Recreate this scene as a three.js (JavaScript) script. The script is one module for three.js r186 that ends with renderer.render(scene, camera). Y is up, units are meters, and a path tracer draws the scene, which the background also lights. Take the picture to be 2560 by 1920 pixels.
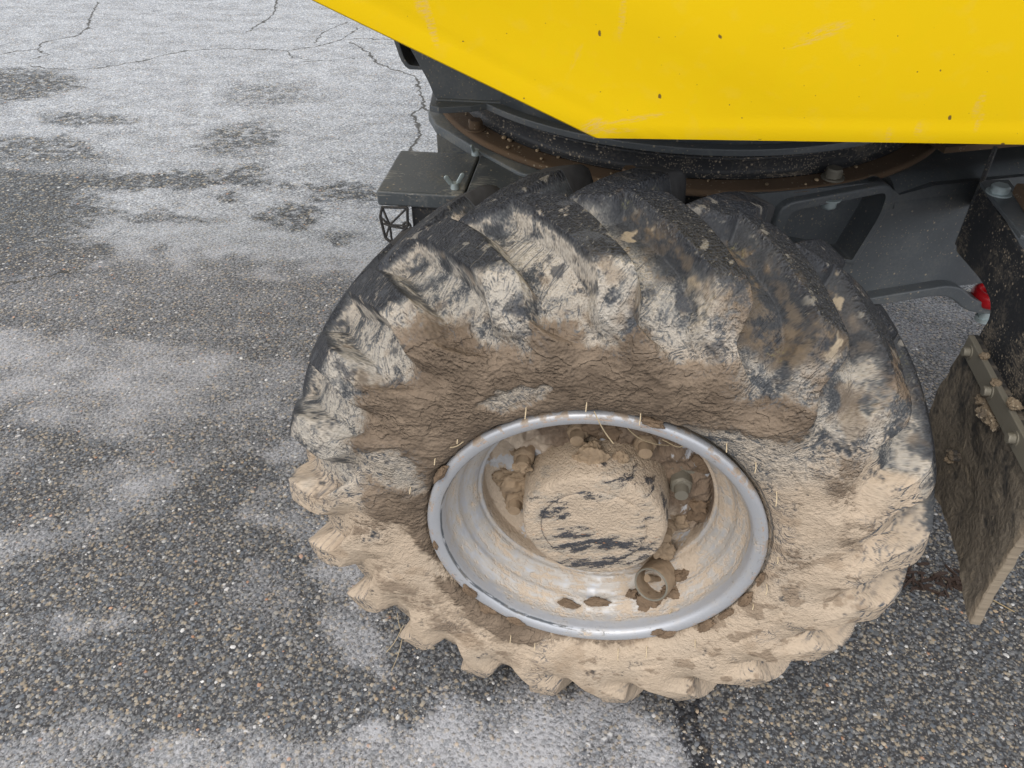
import * as THREE from 'three';
import { mergeGeometries, mergeVertices, toCreasedNormals } from 'three/addons/utils/BufferGeometryUtils.js';
import { RoundedBoxGeometry } from 'three/addons/geometries/RoundedBoxGeometry.js';

// ------------------------------------------------------------------ camera, sky, sun, exposure
const Y0 = 0.497;                                    // height of the wheel's axle above the ground
const scene = new THREE.Scene();
const camera = new THREE.PerspectiveCamera(51.28, 4 / 3, 0.05, 200);
camera.position.set(-0.019, 0.954 + Y0, 0.957);
{
  const yaw = -0.130, pitch = 0.682;
  camera.lookAt(camera.position.x + Math.sin(yaw) * Math.cos(pitch), camera.position.y - Math.sin(pitch), camera.position.z - Math.cos(yaw) * Math.cos(pitch));
}
{ // overcast sky: bright, slightly blue cloud cover, a little brighter overhead
  const w = 256, h = 128, data = new Float32Array(w * h * 4);
  for (let y = 0; y < h; y++) for (let x = 0; x < w; x++) {
    const el = ((y + 0.5) / h - 0.5) * Math.PI, az = (x / w) * Math.PI * 2;
    const s = Math.max(0, Math.sin(el));
    let v = 1.0 + 0.75 * s;
    v *= 1 + 0.05 * Math.sin(az * 3 + s * 6) * Math.cos(el) + 0.04 * Math.sin(az * 7 + 2 - s * 9) * Math.cos(el);
    if (el < 0) v = 0.35;
    data.set([v * 0.98, v * 0.995, v * 1.035, 1], (y * w + x) * 4);
  }
  const t = new THREE.DataTexture(data, w, h, THREE.RGBAFormat, THREE.FloatType);
  t.mapping = THREE.EquirectangularReflectionMapping; t.magFilter = THREE.LinearFilter; t.needsUpdate = true;
  scene.background = t; scene.environment = t;
}
const sun = new THREE.DirectionalLight(0xfff4e6, 1.1);
sun.position.set(-1.6, 4.2, 3.0); sun.target.position.set(0, 0.4, -0.5);
sun.castShadow = true; sun.shadow.radius = 40;
sun.shadow.camera.left = -4; sun.shadow.camera.right = 4; sun.shadow.camera.top = 4; sun.shadow.camera.bottom = -4; sun.shadow.mapSize.set(2048, 2048);
scene.add(sun, sun.target);
const renderer = new THREE.WebGLRenderer({ antialias: true });
renderer.toneMapping = THREE.LinearToneMapping;
renderer.toneMappingExposure = 1.25;
renderer.shadowMap.enabled = true; renderer.shadowMap.type = THREE.PCFSoftShadowMap;

// ------------------------------------------------------------------ helpers
function rng(seed) { let s = seed | 0; return () => { s = (s + 0x6d2b79f5) | 0; let t = Math.imul(s ^ (s >>> 15), 1 | s); t = (t + Math.imul(t ^ (t >>> 7), 61 | t)) ^ t; return ((t ^ (t >>> 14)) >>> 0) / 4294967296; }; }
const clamp = (x, a = 0, b = 1) => (x < a ? a : x > b ? b : x);
const sst = (a, b, x) => { const t = clamp((x - a) / (b - a)); return t * t * (3 - 2 * t); };
const mix = (a, b, t) => a + (b - a) * t;
const PERM = new Uint8Array(512); const GX = new Float32Array(256), GY = new Float32Array(256), RV = new Float32Array(256);
{ const r = rng(77), p = [...Array(256).keys()]; for (let i = 255; i > 0; i--) { const j = (r() * (i + 1)) | 0; [p[i], p[j]] = [p[j], p[i]]; } for (let i = 0; i < 512; i++) PERM[i] = p[i & 255];
  for (let i = 0; i < 256; i++) { const a = r() * Math.PI * 2; GX[i] = Math.cos(a); GY[i] = Math.sin(a); RV[i] = r(); } }
function pn(x, y) { // gradient noise, about -1..1
  const xi = Math.floor(x), yi = Math.floor(y), fx = x - xi, fy = y - yi, X = xi & 255, Y = yi & 255;
  const u = fx * fx * fx * (fx * (fx * 6 - 15) + 10), v = fy * fy * fy * (fy * (fy * 6 - 15) + 10);
  const a = PERM[PERM[X] + Y], b = PERM[PERM[X + 1] + Y], c = PERM[PERM[X] + Y + 1], d = PERM[PERM[X + 1] + Y + 1];
  const n0 = GX[a] * fx + GY[a] * fy, n1 = GX[b] * (fx - 1) + GY[b] * fy, n2 = GX[c] * fx + GY[c] * (fy - 1), n3 = GX[d] * (fx - 1) + GY[d] * (fy - 1);
  const p = n0 + (n1 - n0) * u, q = n2 + (n3 - n2) * u;
  return (p + (q - p) * v) * 1.5;
}
function fbm(x, y, o) { let s = 0, a = 0.5; for (let i = 0; i < o; i++) { s += a * pn(x, y); x = x * 2.03 + 17.1; y = y * 2.03 + 5.7; a *= 0.5; } return s; }
function ridge(x, y, o) { let s = 0, a = 0.55; for (let i = 0; i < o; i++) { s += a * (1 - Math.abs(pn(x, y)) * 1.6); x = x * 2.1 + 9.2; y = y * 2.1 + 3.3; a *= 0.45; } return s; }
const HX = new Float32Array(256), HY = new Float32Array(256), HZ = new Float32Array(256);
{ const r = rng(99); for (let i = 0; i < 256; i++) { const z = r() * 2 - 1, a = r() * Math.PI * 2, q = Math.sqrt(1 - z * z); HX[i] = q * Math.cos(a); HY[i] = q * Math.sin(a); HZ[i] = z; } }
function pn3(x, y, z) { // gradient noise in space
  const xi = Math.floor(x), yi = Math.floor(y), zi = Math.floor(z), fx = x - xi, fy = y - yi, fz = z - zi, X = xi & 255, Y = yi & 255, Z = zi & 255;
  const u = fx * fx * (3 - 2 * fx), v = fy * fy * (3 - 2 * fy), w = fz * fz * (3 - 2 * fz), A = PERM[X] + Y, B = PERM[X + 1] + Y, a0 = PERM[A] + Z, a1 = PERM[A + 1] + Z, b0 = PERM[B] + Z, b1 = PERM[B + 1] + Z, gx = fx - 1, gy = fy - 1, gz = fz - 1;
  let i = PERM[a0]; const n000 = HX[i] * fx + HY[i] * fy + HZ[i] * fz; i = PERM[b0]; const n100 = HX[i] * gx + HY[i] * fy + HZ[i] * fz; i = PERM[a1]; const n010 = HX[i] * fx + HY[i] * gy + HZ[i] * fz; i = PERM[b1]; const n110 = HX[i] * gx + HY[i] * gy + HZ[i] * fz;
  i = PERM[a0 + 1]; const n001 = HX[i] * fx + HY[i] * fy + HZ[i] * gz; i = PERM[b0 + 1]; const n101 = HX[i] * gx + HY[i] * fy + HZ[i] * gz; i = PERM[a1 + 1]; const n011 = HX[i] * fx + HY[i] * gy + HZ[i] * gz; i = PERM[b1 + 1]; const n111 = HX[i] * gx + HY[i] * gy + HZ[i] * gz;
  const p = n000 + (n100 - n000) * u, q = n010 + (n110 - n010) * u, r = n001 + (n101 - n001) * u, t = n011 + (n111 - n011) * u, e = p + (q - p) * v, f = r + (t - r) * v;
  return (e + (f - e) * w) * 1.7;
}
let PX = 0, PY = 0, PZ3 = 0; // the point that the two functions below read, scaled by fx, fy (z by their mean)
function f3(fx, fy, o, k = 0) { let x = PX * fx + k * 3.1, y = PY * fy + k * 1.7, z = PZ3 * (fx + fy) * 0.5 + k, s = 0, a = 0.5; for (let i = 0; i < o; i++) { s += a * pn3(x, y, z); x = x * 2.03 + 17.1; y = y * 2.03 + 5.7; z = z * 2.03 + 3.3; a *= 0.5; } return s; }
function r3(fx, fy, o, k = 0) { let x = PX * fx + k * 3.1, y = PY * fy + k * 1.7, z = PZ3 * (fx + fy) * 0.5 + k, s = 0, a = 0.55; for (let i = 0; i < o; i++) { s += a * (1 - Math.abs(pn3(x, y, z)) * 1.6); x = x * 2.1 + 9.2; y = y * 2.1 + 3.3; z = z * 2.1 + 6.1; a *= 0.45; } return s; }
let WF1 = 0, WF2 = 0, WID = 0;
function worley(x, y) {
  const xi = Math.floor(x), yi = Math.floor(y); WF1 = 9; WF2 = 9;
  for (let j = -1; j < 2; j++) for (let i = -1; i < 2; i++) {
    const h = PERM[PERM[(xi + i) & 255] + ((yi + j) & 255)], px = i + RV[h] - (x - xi), py = j + RV[(h + 91) & 255] - (y - yi), d = px * px + py * py;
    if (d < WF1) { WF2 = WF1; WF1 = d; WID = h; } else if (d < WF2) WF2 = d;
  }
  WF1 = Math.sqrt(WF1); WF2 = Math.sqrt(WF2);
}
function inPoly(p, x, y) { // signed distance to a polygon (positive inside), p = flat list
  let d = 1e9, inside = false;
  for (let i = 0, j = p.length - 2; i < p.length; j = i, i += 2) {
    const ax = p[i], ay = p[i + 1], bx = p[j], by = p[j + 1], ex = bx - ax, ey = by - ay, wx = x - ax, wy = y - ay;
    const t = clamp((wx * ex + wy * ey) / (ex * ex + ey * ey + 1e-9)), qx = wx - ex * t, qy = wy - ey * t, q = qx * qx + qy * qy;
    if (q < d) d = q;
    if (ay > y !== by > y && x < ((bx - ax) * (y - ay)) / (by - ay) + ax) inside = !inside;
  }
  return inside ? Math.sqrt(d) : -Math.sqrt(d);
}
function polyMask(p) { // with a bounding box for speed; metres from millimetres
  const q = p.map((v) => v / 1000); let x0 = 9, x1 = -9, y0 = 9, y1 = -9;
  for (let i = 0; i < q.length; i += 2) { x0 = Math.min(x0, q[i]); x1 = Math.max(x1, q[i]); y0 = Math.min(y0, q[i + 1]); y1 = Math.max(y1, q[i + 1]); }
  return (x, y) => (x < x0 - 0.04 || x > x1 + 0.04 || y < y0 - 0.04 || y > y1 + 0.04 ? -0.04 : inPoly(q, x, y));
}
const SRGB = new Uint8Array(4097); for (let i = 0; i <= 4096; i++) { const c = i / 4096; SRGB[i] = Math.round(255 * (c <= 0.0031308 ? c * 12.92 : 1.055 * Math.pow(c, 1 / 2.4) - 0.055)); }
const enc = (c) => SRGB[(clamp(c) * 4096) | 0];
// a texel function writes linear colour, height 0..1, roughness and metalness here
const T = { r: 0, g: 0, b: 0, h: 0.5, ro: 0.9, me: 0 };
const tint = (c, k = 1) => { T.r = c[0] * k; T.g = c[1] * k; T.b = c[2] * k; };
const over = (c, a, k = 1) => { T.r += (c[0] * k - T.r) * a; T.g += (c[1] * k - T.g) * a; T.b += (c[2] * k - T.b) * a; };
function bake(w, h, fn, { rough = false, wrap = THREE.ClampToEdgeWrapping, heights = null } = {}) {
  const c = new Uint8Array(w * h * 4), b = new Uint8Array(w * h), o = rough ? new Uint8Array(w * h * 4) : null;
  let s = 12345;
  for (let y = 0, i = 0; y < h; y++) for (let x = 0; x < w; x++, i++) {
    T.h = 0.5; T.ro = 0.9; T.me = 0; T.r = T.g = T.b = 0.1;
    fn((x + 0.5) / w, (y + 0.5) / h);
    c[i * 4] = enc(T.r); c[i * 4 + 1] = enc(T.g); c[i * 4 + 2] = enc(T.b); c[i * 4 + 3] = 255;
    s = (Math.imul(s, 1664525) + 1013904223) | 0;
    b[i] = clamp(T.h * 255 + ((s >>> 8) & 255) / 255, 0, 255);
    if (o) { o[i * 4] = 255; o[i * 4 + 1] = T.ro * 255; o[i * 4 + 2] = T.me * 255; o[i * 4 + 3] = 255; }
  }
  const mk = (d, f, srgb) => { const t = new THREE.DataTexture(d, w, h, f); t.wrapS = t.wrapT = wrap; t.magFilter = THREE.LinearFilter; t.minFilter = THREE.LinearMipmapLinearFilter; t.generateMipmaps = true; if (srgb) t.colorSpace = THREE.SRGBColorSpace; t.needsUpdate = true; return t; };
  return { map: mk(c, THREE.RGBAFormat, true), bump: mk(b, THREE.RedFormat, false), orm: o ? mk(o, THREE.RGBAFormat, false) : null };
}
const used = new Map();
function numbered(name) { const n = used.get(name) ?? 0; used.set(name, n + 1); return n ? name + '_' + String(n).padStart(3, '0') : name; }
function mesh(name, geo, mat, parent) {
  const m = new THREE.Mesh(geo, mat); m.name = parent === scene ? numbered(name) : name; m.castShadow = m.receiveShadow = true; parent.add(m); return m;
}
function part(name, geo, mat, parent, label) { const m = mesh(numbered(name), geo, mat, parent); if (label) m.userData.label = label; return m; }
function boxUV(g, size = 1) { // uv in metres (divided by size) from the dominant axis of each face
  g = g.index ? g.toNonIndexed() : g; const p = g.attributes.position, n = p.count, uv = new Float32Array(n * 2), a = new THREE.Vector3(), b = new THREE.Vector3(), c = new THREE.Vector3();
  for (let i = 0; i < n; i += 3) {
    a.fromBufferAttribute(p, i); b.fromBufferAttribute(p, i + 1).sub(a); c.fromBufferAttribute(p, i + 2).sub(a); b.cross(c);
    const ax = Math.abs(b.x), ay = Math.abs(b.y), az = Math.abs(b.z);
    for (let k = i; k < i + 3; k++) {
      const x = p.getX(k), y = p.getY(k), z = p.getZ(k);
      const [u, v] = ax > ay && ax > az ? [z, y] : ay > az ? [x, z] : [x, y];
      uv[k * 2] = u / size + 0.37; uv[k * 2 + 1] = v / size + 0.21;
    }
  }
  g.setAttribute('uv', new THREE.BufferAttribute(uv, 2)); return g;
}
const rbox = (w, h, d, r = 0.004) => boxUV(new RoundedBoxGeometry(w, h, d, 2, r), 0.6);
function extr(pts, depth, bevel = 0.003, holes = [], curve = 10) {
  const s = pts instanceof THREE.Path ? pts : new THREE.Shape(pts.map((p) => new THREE.Vector2(p[0], p[1]))); for (const h of holes) s.holes.push(h instanceof THREE.Path ? h : new THREE.Path(h.map((p) => new THREE.Vector2(p[0], p[1]))));
  const g = new THREE.ExtrudeGeometry(s, { depth: depth - 2 * bevel, bevelEnabled: bevel > 0, bevelSize: bevel, bevelThickness: bevel, bevelOffset: -bevel, bevelSegments: 2, curveSegments: curve }); g.translate(0, 0, bevel);
  return boxUV(g, 0.6);
}
function roundPoly(pts, rad, n = 6) { // polygon with rounded corners
  const out = [];
  for (let i = 0; i < pts.length; i++) {
    const p = pts[i], a = pts[(i + pts.length - 1) % pts.length], b = pts[(i + 1) % pts.length], R = p[2] ?? rad;
    const la = Math.hypot(a[0] - p[0], a[1] - p[1]), lb = Math.hypot(b[0] - p[0], b[1] - p[1]), t = Math.min(R, la * 0.45, lb * 0.45);
    const s = [p[0] + ((a[0] - p[0]) / la) * t, p[1] + ((a[1] - p[1]) / la) * t], e = [p[0] + ((b[0] - p[0]) / lb) * t, p[1] + ((b[1] - p[1]) / lb) * t];
    for (let k = 0; k <= n; k++) { const u = k / n, v = 1 - u; out.push([v * v * s[0] + 2 * u * v * p[0] + u * u * e[0], v * v * s[1] + 2 * u * v * p[1] + u * u * e[1]]); }
  }
  return out;
}
function hexBolt(af, height) { // head with chamfer, washer below; axis +y, base at y = 0
  const head = new THREE.CylinderGeometry(af * 0.5, af * 0.575, height * 0.18, 6, 1).translate(0, height * 0.91, 0), low = new THREE.CylinderGeometry(af * 0.575, af * 0.575, height * 0.66, 6, 1).translate(0, height * 0.49, 0), washer = new THREE.CylinderGeometry(af * 0.78, af * 0.78, height * 0.16, 20).translate(0, height * 0.08, 0);
  return boxUV(mergeGeometries([head, low, washer].map((g) => g.toNonIndexed())), 0.6);
}
const tube = (pts, r, seg = 24, rad = 6) => new THREE.TubeGeometry(new THREE.CatmullRomCurve3(pts.map((p) => new THREE.Vector3(...p))), seg, r, rad, false);

// ------------------------------------------------------------------ ground
const TAN = [0.45, 0.362, 0.272], BROWN = [0.142, 0.106, 0.076];
const cracks = [
  [0.0065, -3.61, -3.45, -3.55, -3.53, -3.45, -3.57, -3.5, -3.7, -3.44, -3.79, -3.37, -3.84, -3.39, -4.01, -3.51, -4.27, -3.67, -4.64], [0.005, -3.38, -3.39, -3.33, -3.49, -3.45, -3.57],
  [0.0055, -3.31, -3.29, -3.2, -3.25, -3.01, -3.26, -2.89, -3.31, -2.83, -3.37, -2.73, -3.45, -2.67, -3.55, -2.58, -3.65, -2.41, -3.72, -2.15, -3.75, -1.97, -3.74, -1.84, -3.84, -1.73, -3.97, -1.62, -4.03, -1.46, -4.03, -0.9, -4.2],
  [0.007, -2.36, -4.08, -2.33, -4.31, -2.35, -4.55, -2.45, -4.85, -2.4, -5.3], [0.005, -1.86, -3.91, -1.88, -4.12, -1.8, -4.38], [0.0065, -1.64, -3.94, -1.49, -3.77, -1.38, -3.58, -1.23, -3.46, -1.12, -3.4, -1.04, -3.16],
  [0.0085, -1.04, -3.16, -0.97, -2.94, -1.01, -2.86, -0.98, -2.75, -0.93, -2.66, -0.91, -2.54, -0.92, -2.42, -0.8, -2.1, -0.6, -1.9], [0.006, -0.97, -2.94, -0.93, -2.89, -0.7, -2.8], [0.004, -1.84, -3.55, -1.73, -3.58, -1.54, -3.65],
  [0.005, -3.14, -3.01, -3.03, -3.06, -2.9, -3.01, -2.78, -2.98], [0.005, -1.73, -3.97, -1.7, -4.12, -1.69, -4.26], [0.004, -1.97, -3.74, -1.91, -3.62, -1.78, -3.6], [0.006, -2.3, -1.08, -2.05, -1.12, -1.96, -1.16, -1.9, -1.22, -1.83, -1.25],
];
const wet = [[0.011, 0.16, 0.03, 0.17, 0.09, 0.19, 0.11, 0.2, 0.13, 0.2, 0.17, 0.21, 0.2, 0.23, 0.23, 0.25, 0.3, 0.27, 0.4], [0.010, 0.23, 0.02, 0.23, 0.1, 0.22, 0.14, 0.23, 0.17, 0.24, 0.2, 0.24, 0.23, 0.26, 0.3, 0.27, 0.4]];
function lineDist(list, x, z) { // smallest (distance / half width) over polylines
  let best = 9;
  for (const l of list) {
    const w = l[0]; l.box ??= [Math.min(...l.filter((_, i) => i % 2)) - 0.08, Math.max(...l.filter((_, i) => i % 2)) + 0.08, Math.min(...l.filter((_, i) => i && i % 2 === 0)) - 0.08, Math.max(...l.filter((_, i) => i && i % 2 === 0)) + 0.08];
    if (x < l.box[0] || x > l.box[1] || z < l.box[2] || z > l.box[3]) continue;
    for (let i = 1; i + 3 < l.length; i += 2) {
      const ax = l[i], az = l[i + 1], ex = l[i + 2] - ax, ez = l[i + 3] - az, qx = x - ax, qz = z - az;
      if (qx * qx + qz * qz > 0.6) continue;
      const t = clamp((qx * ex + qz * ez) / (ex * ex + ez * ez)), d = Math.hypot(qx - ex * t, qz - ez * t) / w;
      if (d < best) best = d;
    }
  }
  return best;
}
const stains = [[-3.25, -2.97, 0.3, 0.2, 0.8], [-3.3, -3.12, 0.15, 0.1, 0.5], [-2.55, -2.57, 0.22, 0.06, 0.45], [-2.62, -2.2, 0.3, 0.12, 0.5], [-1.73, -2.43, 0.16, 0.17, 0.5], [-1.82, -3.03, 0.22, 0.16, 0.3], [-2.05, -1.92, 0.26, 0.045, 0.75], [-1.81, -1.98, 0.24, 0.045, 0.85], [-1.66, -2.03, 0.2, 0.05, 0.75], [-1.56, -2.12, 0.08, 0.06, 0.5], [-2.38, -1.92, 0.2, 0.04, 0.6], [-2.38, -1.73, 0.2, 0.16, 0.8], [-2.19, -1.55, 0.2, 0.2, 0.75], [-2.09, -1.34, 0.25, 0.12, 0.7], [-1.07, -1.95, 0.16, 0.06, 0.7], [-1.24, -1.72, 0.11, 0.08, 0.6], [-1.78, -1.65, 0.25, 0.03, 0.4], [-1.54, -1.86, 0.045, 0.03, 0.6], [-0.99, -1.58, 0.05, 0.05, 0.5], [-1.4, -1.98, 0.3, 0.03, 0.4]];
const pale = [[-1.26, -0.51, 0.15, 0.08, 0.6], [-1.07, -0.43, 0.13, 0.06, 0.5], [-1.14, -0.31, 0.13, 0.07, 0.75], [-1.13, -0.24, 0.09, 0.05, 0.6], [-1.17, -0.16, 0.06, 0.06, 0.5], [-0.77, -0.46, 0.12, 0.05, 0.8], [-0.74, -0.36, 0.06, 0.04, 0.5], [-0.76, -0.27, 0.1, 0.06, 0.7], [-0.63, -0.21, 0.1, 0.06, 0.75], [-0.56, -0.12, 0.08, 0.06, 0.85], [-0.71, -0.04, 0.06, 0.06, 0.55], [-0.48, 0.0, 0.07, 0.05, 0.8], [-0.46, 0.05, 0.06, 0.04, 0.9], [-0.44, 0.09, 0.06, 0.03, 0.8], [-1.3, -0.08, 0.12, 0.05, 0.6], [-1.07, 0.09, 0.06, 0.03, 0.6], [-0.97, 0.08, 0.05, 0.03, 0.65], [-1.17, 0.15, 0.06, 0.05, 0.55], [-0.98, 0.37, 0.1, 0.05, 0.8], [-0.89, 0.34, 0.07, 0.05, 0.6], [-0.64, 0.36, 0.16, 0.05, 0.8], [-0.53, 0.32, 0.08, 0.04, 0.6], [-0.33, 0.31, 0.14, 0.06, 0.9], [-0.16, 0.26, 0.16, 0.08, 1.0], [-0.2, 0.19, 0.08, 0.04, 0.8], [-0.02, 0.22, 0.16, 0.09, 1.0], [-0.1, 0.13, 0.08, 0.04, 0.8], [0.11, 0.24, 0.09, 0.1, 0.9], [0.05, 0.36, 0.2, 0.12, 0.9], [-1.55, -0.35, 0.12, 0.08, 0.5], [-0.93, -0.15, 0.1, 0.04, 0.3], [-0.72, 0.02, 0.1, 0.04, 0.35], [0.5, 0.3, 0.15, 0.07, 0.2], [-1.33, -0.02, 0.08, 0.03, 0.5]];
function blobs(list, x, z) { let v = 0; for (const [bx, bz, rx, rz, k] of list) { const u = (x - bx) / rx, w = (z - bz) / rz, d = u * u + w * w; if (d < 3) v = Math.max(v, k * (1 - sst(0.15, 2.6, d))); } return v; }
function dustAt(x, z) { // 0 bare dark asphalt .. 1 pale dry crust
  const wx = x + 0.09 * fbm(x * 9, z * 9, 4), wz = z + 0.09 * fbm(x * 9 + 40, z * 9, 4), n = fbm(x * 9 + 3, z * 9, 4);
  let v = 0.15 + 0.08 * n;
  v = mix(v, 0.74 + 0.16 * n, sst(-1.12, -1.5, wz + 0.25 * n));
  v = mix(v, 0.3 + 0.16 * n, sst(-1.45, -1.15, wz + 0.25 * n) * sst(-0.75, -0.98, wz));
  v = Math.max(v, (0.6 + 0.2 * n) * sst(-0.98, -0.8, wz) * sst(-0.36, -0.6, wz + 0.12 * n) * sst(-0.75, -1.2, wx));
  v = Math.max(v, (0.42 + 0.2 * n) * sst(-0.95, -0.8, wz) * sst(-0.35, -0.6, wz) * sst(-0.2, -0.9, wx));
  v = mix(v, 0.46 + 0.12 * n, sst(0.3, 0.7, wx) * sst(-0.9, -1.3, wz));
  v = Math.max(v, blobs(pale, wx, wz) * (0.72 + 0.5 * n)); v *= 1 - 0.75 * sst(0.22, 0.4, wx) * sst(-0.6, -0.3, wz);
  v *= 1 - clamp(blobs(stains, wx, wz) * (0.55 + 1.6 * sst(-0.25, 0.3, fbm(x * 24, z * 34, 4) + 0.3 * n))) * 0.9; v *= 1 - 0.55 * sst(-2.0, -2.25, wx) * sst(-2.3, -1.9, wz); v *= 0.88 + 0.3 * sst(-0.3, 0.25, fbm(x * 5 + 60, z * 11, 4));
  return clamp(v);
}
const DG = { x0: -5.3, z0: -6.1, s: 0.0125, w: 585, h: 540, d: null };
function dust(x, z) { // the same, looked up in a fine grid
  if (!DG.d) { DG.d = new Float32Array(DG.w * DG.h); for (let j = 0; j < DG.h; j++) for (let i = 0; i < DG.w; i++) DG.d[j * DG.w + i] = dustAt(DG.x0 + i * DG.s, DG.z0 + j * DG.s); }
  const u = clamp((x - DG.x0) / DG.s, 0, DG.w - 1.01), v = clamp((z - DG.z0) / DG.s, 0, DG.h - 1.01), i = u | 0, j = v | 0, a = u - i, b = v - j, k = j * DG.w + i;
  return mix(mix(DG.d[k], DG.d[k + 1], a), mix(DG.d[k + DG.w], DG.d[k + DG.w + 1], a), b);
}
const PAL = [[0.16, 0.16, 0.165], [0.115, 0.12, 0.125], [0.2, 0.195, 0.185], [0.07, 0.078, 0.09], [0.22, 0.195, 0.155], [0.135, 0.128, 0.118], [0.28, 0.235, 0.175], [0.1, 0.1, 0.1], [0.3, 0.225, 0.145], [0.19, 0.2, 0.21], [0.44, 0.43, 0.42], [0.09, 0.1, 0.115], [0.155, 0.15, 0.14], [0.27, 0.26, 0.24], [0.13, 0.135, 0.14], [0.2, 0.175, 0.14], [0.58, 0.57, 0.55], [0.36, 0.2, 0.12]];
const CRUST = [0.412, 0.413, 0.43];
function asphalt(x, z, cell) {
  const d = dust(x, z), g = fbm(x * 420, z * 420, 2), g2 = fbm(x * 130, z * 130, 3);
  const base = 0.028 + 0.022 * clamp(0.5 + g) + 0.012 * g2;
  tint([base, base, base * 1.06]); T.h = 0.35 + 0.12 * g + 0.1 * g2;
  const jx = x + 0.0016 * pn(x * 300, z * 300), jz = z + 0.0016 * pn(x * 300 + 50, z * 300);
  worley(jx / (cell * 0.42), jz / (cell * 0.42));
  if (RV[WID] < 0.62 && WF1 < 0.5) { const c = PAL[(WID * 7 + 3) % 16]; over(c, 0.75 * sst(0.5, 0.32, WF1), 0.85); T.h += 0.12 * sst(0.5, 0.2, WF1); }
  worley(jx / cell + 31, jz / cell + 7);
  const rad = 0.26 + 0.3 * RV[(WID + 31) & 255], s = sst(rad, rad - 0.12, WF1) * (RV[(WID + 77) & 255] < 0.8 ? 1 : 0);
  if (s > 0) { const c = PAL[(WID * 5 + 1) % (RV[(WID + 9) & 255] < 0.25 ? 18 : 15)]; over(c, s * 0.95, 0.85 + 0.4 * RV[(WID + 13) & 255] + 0.25 * g); T.h = mix(T.h, 0.78 + 0.08 * g, s); }
  // dried dust crust: fills the pits first, grips the stone tops less
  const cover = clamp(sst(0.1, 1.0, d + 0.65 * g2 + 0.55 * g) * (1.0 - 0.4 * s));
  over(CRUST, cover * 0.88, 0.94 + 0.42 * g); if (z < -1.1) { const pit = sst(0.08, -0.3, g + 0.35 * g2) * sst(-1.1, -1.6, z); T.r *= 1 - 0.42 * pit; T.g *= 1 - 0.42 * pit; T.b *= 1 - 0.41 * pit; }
  if (z < -1.2) { const k = sst(-1.2, -1.6, z); if (RV[(WID + 50) & 255] < 0.22) over([0.62, 0.62, 0.63], 0.55 * s * k * d); T.r *= 1 - 0.03 * k; }
  const cw = lineDist(cracks, x + 0.03 * fbm(x * 16, z * 16, 4), z + 0.03 * fbm(x * 16 + 9, z * 16, 4)) + 0.7 * g2 + 0.5 * fbm(x * 14 + 77, z * 14, 2);
  const k = sst(1.25, 0.55, cw); over([0.035, 0.033, 0.028], k * 0.9); T.h *= 1 - 0.9 * k;
  if (z > -0.1 && x > 0) { const ww = lineDist(wet, x + 0.012 * fbm(x * 40, z * 40, 3), z) + 0.9 * g2 + 0.5 * g; const a = sst(1.25, 0.7, ww); T.r *= 1 - 0.72 * a; T.g *= 1 - 0.72 * a; T.b *= 1 - 0.7 * a; }
}
{
  const sheets = [[-2.6, 1.5, -1.7, 0.52, 2048, 1108, 0.0098], [-5.2, 1.9, -6.0, -1.7, 2048, 1240, 0.0135]], geos = [], mats = [];
  const sheet = (x0, x1, z0, z1, u = null) => { const g = new THREE.BufferGeometry(); g.setAttribute('position', new THREE.Float32BufferAttribute([x0, 0, z0, x1, 0, z0, x1, 0, z1, x0, 0, z1], 3)); g.setAttribute('normal', new THREE.Float32BufferAttribute([0, 1, 0, 0, 1, 0, 0, 1, 0, 0, 1, 0], 3)); g.setAttribute('uv', new THREE.Float32BufferAttribute(u ?? [x0, z0, x1, z0, x1, z1, x0, z1], 2)); g.setIndex([0, 2, 1, 0, 3, 2]); return g; };
  for (const [x0, x1, z0, z1, w, h, cell] of sheets) {
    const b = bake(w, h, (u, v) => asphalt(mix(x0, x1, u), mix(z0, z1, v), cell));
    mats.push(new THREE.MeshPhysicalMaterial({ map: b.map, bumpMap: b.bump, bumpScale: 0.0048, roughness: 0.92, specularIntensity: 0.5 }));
    geos.push([sheet(x0, x1, z0, z1, [0, 0, 1, 0, 1, 1, 0, 1])]);
  }
  const tile = bake(512, 512, (u, v) => asphalt(-4 + u * 1.4, 2 + v * 1.4, 0.0125), { wrap: THREE.MirroredRepeatWrapping });
  tile.map.repeat.set(0.7, 0.7); tile.bump.repeat.set(0.7, 0.7);
  mats.push(new THREE.MeshStandardMaterial({ map: tile.map, bumpMap: tile.bump, bumpScale: 0.004, roughness: 0.92 }));
  geos.push([sheet(-60, 60, -60, -6), sheet(-60, -5.2, -6, -1.7), sheet(1.9, 60, -6, -1.7), sheet(-60, -2.6, -1.7, 0.52), sheet(1.5, 60, -1.7, 0.52), sheet(-60, 60, 0.52, 60)]);
  const g = mergeGeometries(geos.map((l) => mergeGeometries(l)), true);
  const m = mesh('asphalt_ground', g, mats, scene); m.userData.kind = 'structure'; m.userData.label = 'worn grey asphalt with exposed stones, cracks and pale dusty patches';
}
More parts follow.
